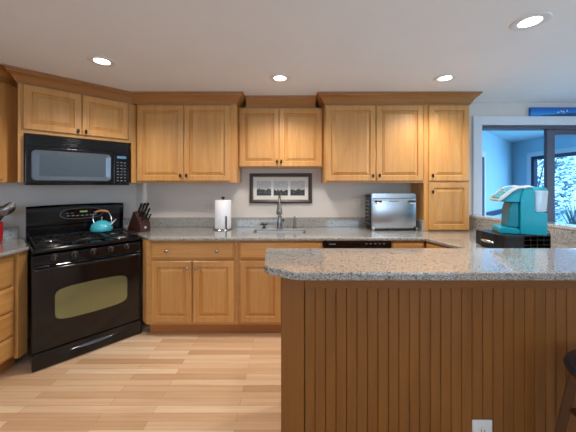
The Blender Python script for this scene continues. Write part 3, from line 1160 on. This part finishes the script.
MB().box(-0.12, 0.12, 0.06, 0.20, -0.004, 0.0038).done('light_cover', M['grey_plate'], mw)

# ------------------------------------------------------------------ kettle
kx, ky = -1.835, 2.70
kt = thing('tea_kettle', 'turquoise whistling kettle with a wooden-topped handle on the range', 'kettle', (kx, ky, 0.9463), math.radians(12))
kt.scale = (0.82, 0.82, 0.82)
MB().lathe([(0.085, 0), (0.108, 0.004), (0.116, 0.018), (0.114, 0.045), (0.106, 0.075), (0.088, 0.10), (0.062, 0.113), (0.058, 0.115)], n=32).done('body', M['kettle'], kt)
lid = MB().lathe([(0.056, 0.1152), (0.054, 0.121), (0.03, 0.128), (0.008, 0.130)], n=24).done('lid', M['kettle'], kt)
MB().lathe([(0.006, 0.1302), (0.006, 0.150), (0.013, 0.155), (0.014, 0.166), (0.006, 0.172)], n=12).done('knob', M['chrome'], lid)
MB().tube([(0.085, 0, 0.062), (0.115, 0, 0.088), (0.140, 0, 0.118), (0.152, 0, 0.135)], [0.022, 0.017, 0.013, 0.012], 14).done('spout', M['chrome'], kt)
hp = [(-0.082, 0, 0.10), (-0.095, 0, 0.15), (-0.088, 0, 0.20), (-0.06, 0, 0.232)]
hd = MB().tube(hp, 0.006, 8).done('handle_arm', M['chrome'], kt)
MB().tube([(0.10, 0, 0.085), (0.106, 0, 0.12), (0.10, 0, 0.17), (0.075, 0, 0.222), (0.062, 0, 0.234)], 0.006, 8).done('handle_arm', M['chrome'], kt)
MB().tube([(-0.068, 0, 0.228), (-0.04, 0, 0.240), (0.0, 0, 0.245), (0.04, 0, 0.242), (0.068, 0, 0.232)], [0.009, 0.012, 0.0125, 0.012, 0.009], 10).done('wooden_grip', M['kwood'], kt)

# ------------------------------------------------------------------ knife block and knives
kb_rot = math.radians(60)
KB = Vector((-1.51, 2.83, TOP + 0.0008))
kb = thing('knife_block', 'dark reddish wood knife block on the worktop right of the range', 'knife block', KB, kb_rot)
# side profile in (y, z): front low, back high, sloping slot face
prof = [(-0.062, 0.0), (0.130, 0.0), (0.165, 0.015), (0.060, 0.205), (0.028, 0.195), (-0.062, 0.085)]
MB().prism(prof, -0.056, 0.056, 'x').done('body', M['block'], kb, bevel=0.004)
MB().lathe([(0.013, -0.0632), (0.013, -0.0622)], (0, 0, 0.045), 20, 'y').done('emblem', M['silver'], kb)
sl_a, sl_b = Vector((0, -0.062, 0.085)), Vector((0, 0.028, 0.195))
sd = (sl_b - sl_a)
sn = Vector((0, -sd.z, sd.y)).normalized()
rows = [(0.15, 'lower', 'small', 0.085, 0.009), (0.50, 'middle', 'medium', 0.105, 0.010), (0.85, 'top', 'large', 0.125, 0.012)]
Rz = Matrix.Rotation(kb_rot, 3, 'Z')
for f, rn, sz, hl, hr in rows:
    for xx, sn_ in ((-0.034, 'left'), (0.0, 'middle'), (0.034, 'right')):
        p = KB + Rz @ (Vector((xx, 0, 0)) + sl_a + sd * f + sn * 0.009)
        o = thing('kitchen_knife', '%s black-handled knife, %s one in the %s row of the knife block' % (sz, sn_, rn), 'knife', p, kb_rot, 'knives in the wooden block')
        up = (sn * 0.75 + Vector((0, 0, 1)) * 0.55).normalized()
        pts = [up * 0.0, up * 0.012]
        MB().tube([p_ for p_ in pts], hr * 0.75, 8).done('bolster', M['nickel'], o)
        q = [up * (0.0122), up * (hl * 0.3), up * (hl * 0.65), up * hl * 0.93 + Vector((0, -0.004, 0)), up * hl + Vector((0, -0.007, -0.003))]
        hd = MB().tube(q, [hr * 0.8, hr, hr * 0.9, hr * 1.15, hr * 0.7], 8).done('handle', M['black_plastic'], o)
        for s in (0.35, 0.7):
            c = up * hl * s
            MB().lathe([(0.0025, hr * 1.02), (0.0025, hr * 0.7)], (c.x, c.y, c.z), 6, 'x').done('rivet', M['silver'], hd)

# ------------------------------------------------------------------ paper towels
px_, py_ = wx(223, 2.95), 2.95
ph = thing('paper_towel_holder', 'dark metal paper towel stand with finial, holding the white roll', 'paper towel holder', (px_, py_, TOP + 0.0005))
MB().lathe([(0.100, 0), (0.103, 0.004), (0.099, 0.010), (0.03, 0.012)], n=32).done('base', M['nickel'], ph)
MB().lathe([(0.006, 0.0122), (0.006, 0.325)], n=10).done('rod', M['bronze'], ph)
MB().ball((0, 0, 0.340), 0.016, 0.016, 0.013).tube([(-0.02, 0, 0.345), (0, 0, 0.338), (0.02, 0, 0.345)], 0.006, 8).done('finial', M['bronze'], ph)
MB().tube([(0.052, -0.0785, 0.011), (0.052, -0.0785, 0.150)], 0.007, 8).done('tension_arm', M['bronze'], ph)
mb = MB()
pf = [(0.02, 0.0), (0.083, 0.0), (0.086, 0.004), (0.086, 0.300), (0.083, 0.304), (0.02, 0.304), (0.02, 0.0)]
mb.lathe(pf, n=40, caps=False)
bmesh.ops.remove_doubles(mb.bm, verts=mb.bm.verts[:], dist=0.0002)
pr = mb.done('paper_towel_roll', M['paper'])
pr.location = (px_, py_, TOP + 0.0135)
tag(pr, 'white paper towel roll on its stand left of the sink', 'paper towels')

# ------------------------------------------------------------------ picture
pc = thing('framed_picture', 'dark-framed row of three black and white landscape prints above the sink', 'picture', (-0.0825, BACK - 0.001, 1.362))
fw, fh, fwid = 0.71, 0.342, 0.036
mb = MB()


def frame_ring(w, h, steps):
    rr = []
    for ins, dy in steps:
        a, b = w / 2 - ins, h / 2 - ins
        rr.append([(-a, dy, -b), (a, dy, -b), (a, dy, b), (-a, dy, b)])
    return rr


mb.rings(frame_ring(fw, fh, [(0, 0), (0, -0.020), (0.004, -0.024), (0.020, -0.026), (fwid, -0.016), (fwid, -0.004)]), cap1=False)
mb.done('frame', M['frame'], pc, smooth=False)
MB().rings(frame_ring(fw - 2 * fwid, fh - 2 * fwid, [(0.0, -0.0155), (0.0, -0.018), (0.006, -0.016), (0.008, -0.006)]), cap0=False, cap1=False).done('lip', M['frame_in'], pc, smooth=False)
MB().box(-fw / 2 + fwid, fw / 2 - fwid, -0.008, -0.005, -fh / 2 + fwid, fh / 2 - fwid).done('mat_board', M['mat'], pc)
for i, (cx_, hz) in enumerate(((-0.192, 0.42), (0.0, 0.36), (0.192, 0.40))):
    MB().box(cx_ - 0.082, cx_ + 0.082, -0.0095, -0.0082, -0.082, 0.086).done('print', photo_mat(3.1 * i + 1.3, hz), pc)

# ------------------------------------------------------------------ sink and taps
sk = thing('kitchen_sink', 'stainless undermount sink set into the worktop below the picture', 'sink', (-0.085, 2.8425, 0))
mb = MB()
a, b = 0.27, 0.1425
oa = [rrect(-a + 0.001, a - 0.001, -b + 0.001, b - 0.001, 0.03)]
rr = []
for ins, z in ((0.0012, 0.900), (0.004, 0.894), (0.010, 0.76), (0.04, 0.745)):
    rr.append([(u, v, z) for u, v in rrect(-a + ins, a - ins, -b + ins, b - ins, 0.035)])
mb.rings(rr, cap0=False, cap1=True)
rr2 = [[(u, v, z) for u, v in rrect(-a + i, a - i, -b + i, b - i, 0.035)] for i, z in ((0.0012, 0.900), (0.0005, 0.893), (0.006, 0.755), (0.04, 0.740))]
mb.rings(rr2, cap0=False, cap1=True)
mb.done('basin', M['steel_h'], sk)
MB().lathe([(0.04, 0.7455), (0.04, 0.748), (0.03, 0.747)], n=20).done('drain', M['chrome'], sk)

fx, fy = -0.092, 3.035
fc = thing('kitchen_faucet', 'chrome pull-down faucet rising behind the sink in front of the picture', 'faucet', (fx, fy, TOP + 0.0006))
MB().lathe([(0.036, 0), (0.036, 0.006), (0.030, 0.012), (0.028, 0.05), (0.026, 0.12), (0.020, 0.135)], n=20).done('body', M['nickel'], fc)
pts = []
for i in range(13):
    an = PI - PI * 1.02 * i / 12
    pts.append((0, -0.075 - 0.075 * math.cos(an) * -1 * -1, 0.30 + 0.075 * math.sin(an)))
pts = [(0, 0, 0.1352), (0, 0, 0.22)] + [(0, -0.07 + 0.07 * math.cos(PI * i / 12), 0.285 + 0.07 * math.sin(PI * i / 12)) for i in range(13)]
MB().tube(pts, 0.013, 12).done('spout', M['nickel'], fc)
MB().lathe([(0.015, 0.284), (0.020, 0.265), (0.030, 0.215), (0.034, 0.180), (0.028, 0.166)], (0, -0.14, 0), 18).done('spray_head', M['nickel'], fc)
MB().tube([(0.024, 0, 0.07), (0.04, -0.004, 0.08), (0.05, -0.03, 0.105), (0.052, -0.05, 0.118)], [0.010, 0.009, 0.007, 0.006], 10).done('lever', M['nickel'], fc)
# soap pump at right, bronze spray holder at left
sp = thing('soap_dispenser', 'slim metal soap pump standing right of the faucet', 'soap dispenser', (0.075, 3.03, TOP + 0.0006))
MB().lathe([(0.026, 0), (0.026, 0.006), (0.019, 0.012), (0.018, 0.06), (0.012, 0.065), (0.012, 0.085)], n=16).done('body', M['nickel'], sp)
MB().lathe([(0.017, 0.0852), (0.018, 0.097), (0.010, 0.125), (0.004, 0.132)], n=14).tube([(0, -0.013, 0.096), (0, -0.05, 0.098), (0, -0.066, 0.088)], [0.008, 0.007, 0.005], 8).done('pump_head', M['nickel'], sp)
sh = thing('sink_stopper_control', 'small dark bronze cross-shaped tap handle left of the faucet', 'tap handle', (-0.265, 3.03, TOP + 0.0006))
MB().lathe([(0.022, 0), (0.02, 0.008), (0.009, 0.012), (0.009, 0.035), (0.013, 0.04), (0.008, 0.05)], n=14).done('stem', M['bronze'], sh)
mb = MB()
for an in (0.5, 0.5 + PI / 2, 0.5 + PI, 0.5 + 1.5 * PI):
    mb.tube([(0.011 * math.cos(an), 0.011 * math.sin(an), 0.038), (0.04 * math.cos(an), 0.04 * math.sin(an), 0.044)], [0.006, 0.009], 8)
mb.done('cross_handle', M['bronze'], sh)

# ------------------------------------------------------------------ flip-up oven
OX0, OX1, OY = 0.866, 1.348, 2.86
tv = thing('countertop_oven', 'stainless flip-up toaster oven stored upright on the worktop beside the narrow cabinet', 'toaster oven', (OX0, OY, TOP + 0.0006))
ow = OX1 - OX0
MB().prism(rrect(0.012, ow - 0.004, 0.020, 0.388, 0.016), 0.02, 0.195, 'y').done('body', M['steel'], tv, bevel=0.002)
sd_ = MB().box(-0.004, 0.0115, 0.03, 0.195, 0.025, 0.375).done('side_panel', M['black_plastic'], tv, bevel=0.003)
for i in range(7):
    MB().box(-0.0075, -0.0042, 0.05, 0.175, 0.06 + i * 0.04, 0.075 + i * 0.04).done('vent_slat', M['nickel'], sd_)
# bowed front tray
rr = []
for i in range(17):
    u = -1 + 2 * i / 16
    bow = 0.010 * (1 - u ** 4)
    xx = ow / 2 + 0.004 + u * (ow / 2 - 0.014)
    rr.append([(xx, 0.0195, 0.028), (xx, 0.009 - bow, 0.028), (xx, 0.006 - bow, 0.050), (xx, 0.004 - bow, 0.3), (xx, 0.010 - bow, 0.335), (xx, 0.0195, 0.340)])
ft = MB().rings(rr).done('front_tray', M['steel'], tv)
MB().prism(rrect(0.018, ow - 0.010, 0.345, 0.382, 0.008), 0.010, 0.0195, 'y').done('top_band', M['steel'], tv)
for hx, nm in ((0.075, 'latch'), (0.425, 'latch')):
    MB().box(hx - 0.035, hx + 0.035, -0.022, -0.0065, 0.296, 0.318).done('latch', M['black_plastic'], tv, bevel=0.005)
    MB().box(hx - 0.025, hx + 0.02, -0.020, -0.0065, 0.280, 0.2955).done('latch_foot', M['silver'], tv, bevel=0.003)
MB().box(0.19, 0.29, -0.0075, -0.0062, 0.302, 0.312).done('badge', M['nickel'], tv)
MB().box(0.0, ow + 0.01, 0.0, 0.19, 0.010, 0.0195).done('base_rim', M['black_plastic'], tv, bevel=0.003)
for hx in (0.02, ow - 0.005):
    for hy in (0.02, 0.16):
        MB().lathe([(0.014, 0), (0.016, 0.004), (0.012, 0.0095)], (hx, hy, 0), 12).done('foot', M['black_plastic'], tv)
    MB().box(hx - 0.016, hx + 0.016, -0.012, -0.0005, 0.0015, 0.04).done('foot_bracket', M['nickel'], tv, bevel=0.004)
MB().tube([(-0.045, 0.05, 0.355), (-0.02, 0.05, 0.362), (0.010, 0.05, 0.356)], [0.012, 0.013, 0.008], 10).box(-0.03, -0.012, 0.042, 0.058, 0.32, 0.352).done('handle', M['black_plastic'], tv)

# ------------------------------------------------------------------ pod drawer and coffee maker
KR = math.radians(-85)
PB = Vector((1.715, 2.105, TOP + 0.0006))
pd = thing('pod_drawer', 'black coffee pod storage drawer on the worktop under the teal coffee maker', 'storage drawer', PB, KR)
# local x runs towards the camera (half width 0.125), local y away from the drawer front (half depth 0.19)
DW, DD, DH = 0.130, 0.19, 0.114
mb = MB()
mb.box(-DW, DW, -DD + 0.02, DD, 0.104, DH).box(-DW, DW, -DD + 0.02, DD, 0.006, 0.014)
mb.box(-DW, -DW + 0.008, -DD + 0.02, DD, 0.0141, 0.1039).box(DW - 0.008, DW, -DD + 0.02, -DD + 0.16, 0.0141, 0.1039)
mb.box(-DW + 0.0081, DW - 0.0081, DD - 0.008, DD, 0.0141, 0.1039)
mb.done('case', M['black_plastic'], pd, bevel=0.003)
mb = MB()
for i in range(5):
    y0 = -DD + 0.163 + i * 0.052
    mb.box(DW - 0.007, DW - 0.002, y0, y0 + 0.006, 0.0142, 0.1038)
for z in (0.04, 0.075):
    mb.box(DW - 0.0065, DW - 0.0025, -DD + 0.161, DD - 0.002, z, z + 0.005)
mb.done('side_rack', M['bronze'], pd)
df = MB().prism([(-DW, -DD + 0.0195), (-DW, -DD + 0.006), (-0.06, -DD - 0.004), (0.06, -DD - 0.004), (DW, -DD + 0.006), (DW, -DD + 0.0195)], 0.004, DH + 0.002).done('drawer_front', M['black_plastic'], pd, bevel=0.003)
MB().tube([(-0.055, -DD - 0.0045, 0.050), (-0.04, -DD - 0.018, 0.053), (0.0, -DD - 0.024, 0.055), (0.04, -DD - 0.018, 0.053), (0.055, -DD - 0.0045, 0.050)],
          [0.007, 0.010, 0.012, 0.010, 0.007], 10).done('pull', M['chrome'], df)
for i, (u, v) in enumerate(((-0.1, -0.15), (0.1, -0.15), (-0.1, 0.16), (0.1, 0.16))):
    MB().lathe([(0.01, 0), (0.01, 0.0058)], (u, v, 0), 10).done('foot', M['black_matte'], pd)

KZ = TOP + 0.0006 + DH + 0.0008
km = thing('coffee_maker', 'teal single-serve coffee maker with silver trim on the pod drawer', 'coffee maker', (PB.x + 0.025, PB.y - 0.005, KZ), math.radians(-112))
km.scale = (1.0, 0.85, 1.0)
hw_ = 0.095


def side_body(prof, w0, w1, name, mat, parent, bev=0.012):
    return MB().prism(prof, w0, w1, 'x').done(name, M[mat], parent, bevel=bev, segs=3)


# side profiles in (y, z), y grows away from the spout
side_body([(-0.145, 0.0), (0.0, 0.0), (0.0, 0.030), (-0.02, 0.044), (-0.135, 0.046), (-0.145, 0.036)], -hw_, hw_, 'drip_tray', 'teal', km, 0.006)
side_body([(-0.080, 0.0466), (-0.0005, 0.0466), (-0.0005, 0.235), (-0.055, 0.235), (-0.070, 0.18)], -hw_ + 0.012, hw_ - 0.012, 'column', 'teal_dark', km, 0.010)
bd = [(0.0, 0.0), (0.178, 0.0), (0.182, 0.03), (0.184, 0.158), (0.178, 0.163), (0.103, 0.165), (0.100, 0.315), (0.090, 0.338), (0.068, 0.346), (0.03, 0.338), (0.012, 0.305), (0.0, 0.26)]
side_body(bd, -hw_ - 0.008, hw_ + 0.008, 'body', 'teal', km, 0.010)
hdp = [(-0.140, 0.258), (-0.118, 0.236), (-0.0005, 0.2355), (-0.0005, 0.265), (0.014, 0.309), (0.036, 0.338), (-0.02, 0.345), (-0.065, 0.326), (-0.110, 0.292), (-0.140, 0.268)]
hd = side_body(hdp, -hw_, hw_, 'head', 'teal', km, 0.010)
# silver band sweeping over the edge of the head
top_line = [(-0.158, 0.256), (-0.145, 0.276), (-0.11, 0.303), (-0.065, 0.338), (-0.02, 0.357), (0.04, 0.362), (0.088, 0.354)]
low_line = [(-0.155, 0.238), (-0.130, 0.252), (-0.100, 0.276), (-0.06, 0.312), (-0.02, 0.335), (0.04, 0.343), (0.088, 0.347)]
for sgn in (1, -1):
    rr = []
    w0, w1 = sgn * (hw_ + 0.0085), sgn * (hw_ + 0.018)
    for (a, b), (c, d) in zip(top_line, low_line):
        rr.append([(w0, a, b), (w1, a, b), (w1, c, d), (w0, c, d)])
    MB().rings(rr).done('trim_band', M['silver'], hd, bevel=0.003)
MB().tube([(-hw_ - 0.012, -0.152, 0.248), (0, -0.166, 0.248), (hw_ + 0.012, -0.152, 0.248)], 0.010, 10).done('front_rim', M['silver'], hd)
for u, v in ((-0.03, -0.085), (0.03, -0.085), (0.0, -0.11)):
    MB().lathe([(0.012, 0), (0.012, 0.010)], (u, v, 0.310 if v > -0.1 else 0.290), 12).done('button', M['silver'], hd)
# water tank behind
tank = MB().prism([(0.106, 0.167), (0.184, 0.167), (0.196, 0.322), (0.106, 0.322)], -hw_ + 0.004, hw_ - 0.004, 'x').done('water_tank', M['tank'], km, bevel=0.008)
side_body([(0.125, 0.323), (0.196, 0.323), (0.192, 0.338), (0.165, 0.350), (0.135, 0.340)], -hw_ + 0.02, hw_ - 0.02, 'tank_lid', 'teal', km, 0.006)
MB().tube([(0.02, 0.186, 0.02), (0.05, 0.210, 0.03), (0.06, 0.215, 0.008), (0.03, 0.212, 0.005)], 0.004, 8).done('cord', M['black_plastic'], km)

# ------------------------------------------------------------------ crock with utensils
CK = Vector((-2.44, 2.255, TOP + 0.0006))
ck = MB().lathe([(0.055, 0.0), (0.063, 0.006), (0.067, 0.08), (0.067, 0.165), (0.064, 0.168), (0.060, 0.165), (0.058, 0.02), (0.01, 0.016)], n=32).done('utensil_crock', M['red'])
ck.location = CK
tag(ck, 'red ceramic utensil crock at the left edge on the granite', 'crock')


def utensil(label, a, tip, head):
    o = thing('cooking_utensil', label, 'utensil', CK + Vector((0, 0, 0.02)), 0, 'utensils in the red crock')
    a, tip = Vector(a), Vector(tip)
    MB().tube([a, a.lerp(tip, 0.5), tip], [0.006, 0.005, 0.006], 8).done('handle', M['black_plastic'], o)
    if head == 'spoon':
        rr = []
        d = Vector((0.42, 0.18, 1)).normalized()
        side = Vector((S2, S2, 0))
        nr = side.cross(d).normalized()
        for k in range(9):
            u = k / 8.0
            w = 0.046 * math.sin(PI * min(1, 0.08 + u * 0.9)) ** 0.7 + 0.004
            c = tip + d * (u * 0.125)
            dep = 0.018 * math.sin(PI * u)
            rr.append([c - side * w, c - side * w * 0.5 + nr * dep, c + nr * dep * 1.2, c + side * w * 0.5 + nr * dep, c + side * w,
                       c + side * w * 0.5 + nr * (dep + 0.003), c + nr * (dep * 1.2 + 0.004), c - side * w * 0.5 + nr * (dep + 0.003)])
        MB().rings(rr).done('bowl', M['nickel'], o)
    else:
        d = (tip - a).normalized()
        mb = MB()
        side = Vector((S2, S2, 0))
        nr = side.cross(d).normalized()
        rr = []
        for k in range(6):
            u = k / 5.0
            w = 0.02 + 0.02 * min(1, u * 2)
            c = tip + d * (u * 0.10)
            rr.append([c - side * w - nr * 0.003, c + side * w - nr * 0.003, c + side * w + nr * 0.003, c - side * w + nr * 0.003])
        mb.rings(rr).done('blade', M['black_plastic'], o)
    return o


utensil('shiny metal serving spoon leaning right out of the red crock', (-0.035, -0.02, 0.0), (0.070, 0.026, 0.200), 'spoon')
utensil('black spatula standing upright in the red crock', (0.0, 0.0, 0.0), (0.032, 0.036, 0.185), 'spatula')

# ------------------------------------------------------------------ blue canvas above the opening
cv = thing('canvas_picture', 'long blue seascape canvas resting on the trim above the opening', 'picture', (2.755, BACK - 0.034, 2.187))
MB().box(0, 0.95, 0.0, 0.032, 0.001, 0.094).done('canvas', canvas_mat(), cv, bevel=0.002)
mb = MB()
for sx, sz in ((0.30, 0.03), (0.335, 0.042), (0.36, 0.035), (0.40, 0.045)):
    mb.rings([[(sx, -0.001, sz), (sx + 0.022, -0.001, sz), (sx + 0.009, -0.001, sz + 0.022)], [(sx, -0.0004, sz), (sx + 0.022, -0.0004, sz), (sx + 0.009, -0.0004, sz + 0.022)]])
mb.done('painted_sails', M['trim'], cv)

# ------------------------------------------------------------------ bar stool
st = thing('bar_stool', 'dark wooden bar stool with a black padded seat at the right edge by the peninsula', 'stool', (1.180, 0.92, 0))
SZ = 0.752
MB().lathe([(0.165, SZ - 0.036), (0.177, SZ - 0.032), (0.181, SZ - 0.020), (0.174, SZ - 0.006), (0.15, SZ), (0.05, SZ + 0.002)], n=36).done('seat', M['seat'], st)
MB().lathe([(0.155, SZ - 0.062), (0.166, SZ - 0.056), (0.166, SZ - 0.0365)], n=36).done('seat_ring', M['stoolamber'], st)
angs = [math.radians(a) for a in (128, 218, 308, 38)]


def lpos(an, z):
    u = 1 - z / (SZ - 0.062)
    r = 0.150 + (0.258 - 0.150) * u
    return Vector((r * math.cos(an), r * math.sin(an), z))


for an in angs:
    mb = MB()
    rr = []
    for z in (0.0005, 0.25, 0.5, SZ - 0.0625):
        c = lpos(an, z)
        rd = Vector((math.cos(an), math.sin(an), 0))
        tg = Vector((-rd.y, rd.x, 0))
        rr.append([c - rd * 0.015 - tg * 0.022, c + rd * 0.015 - tg * 0.022, c + rd * 0.015 + tg * 0.022, c - rd * 0.015 + tg * 0.022])
    mb.rings(rr).done('leg', M['stoolwood'], st, bevel=0.003)
for i, an in enumerate(angs):
    for z in ((0.22, 0.53) if i % 2 else (0.28, 0.55)):
        p, q = lpos(an, z), lpos(angs[(i + 1) % 4], z)
        d = (q - p).normalized()
        MB().tube([p + d * 0.02, q - d * 0.02], 0.010, 10).done('stretcher', M['stoolwood'], st)

# ------------------------------------------------------------------ recessed ceiling lights
GL = 'recessed ceiling lights'


def downlight(label, x, y, power=DOWNLIGHT_W):
    t = thing('recessed_light', label, 'ceiling light', (x, y, CEIL), 0, GL)
    MB().lathe([(0.054, -0.0005), (0.054, -0.004), (0.072, -0.009), (0.090, -0.006), (0.094, -0.0005)], n=40, caps=False).done('trim_ring', M['lamp_ring'], t)
    MB().lathe([(0.0535, -0.0025), (0.05, -0.0035), (0.02, -0.004)], n=32).done('diffuser', M['lamp'], t)
    d = bpy.data.lights.new('downlight_lamp', 'SPOT')
    d.energy = power
    d.color = (1.0, 0.925, 0.85)
    d.spot_size = math.radians(150)
    d.spot_blend = 0.8
    d.shadow_soft_size = 0.06
    o = bpy.data.objects.new('downlight_lamp', d)
    o.location = (0, 0, -0.07)
    o.parent = t
    C.objects.link(o)
    return t


downlight('lit recessed ceiling light on the left, nearest the microwave corner cabinet', -1.41, 2.077)
downlight('lit recessed ceiling light above the sink, middle of the back row', -0.07, 2.407)
downlight('lit recessed ceiling light above the narrow cabinet, right of the back row', 1.379, 2.407)
downlight('lit recessed ceiling light near the camera, top right of the photo', 1.391, 1.575)
# more of the same lamps over the rest of the room, outside the picture
for x, y, pw in ((0.50, 1.25, 24.0), (-1.3, 0.3, 14.0), (0.2, -0.6, 6.0), (1.9, -0.6, 6.0), (-1.3, -1.9, 6.0), (0.4, -2.0, 6.0), (3.3, 1.6, 30.0)):
    downlight('lit recessed ceiling light behind the photo\'s edge, over the living area', x, y, pw)
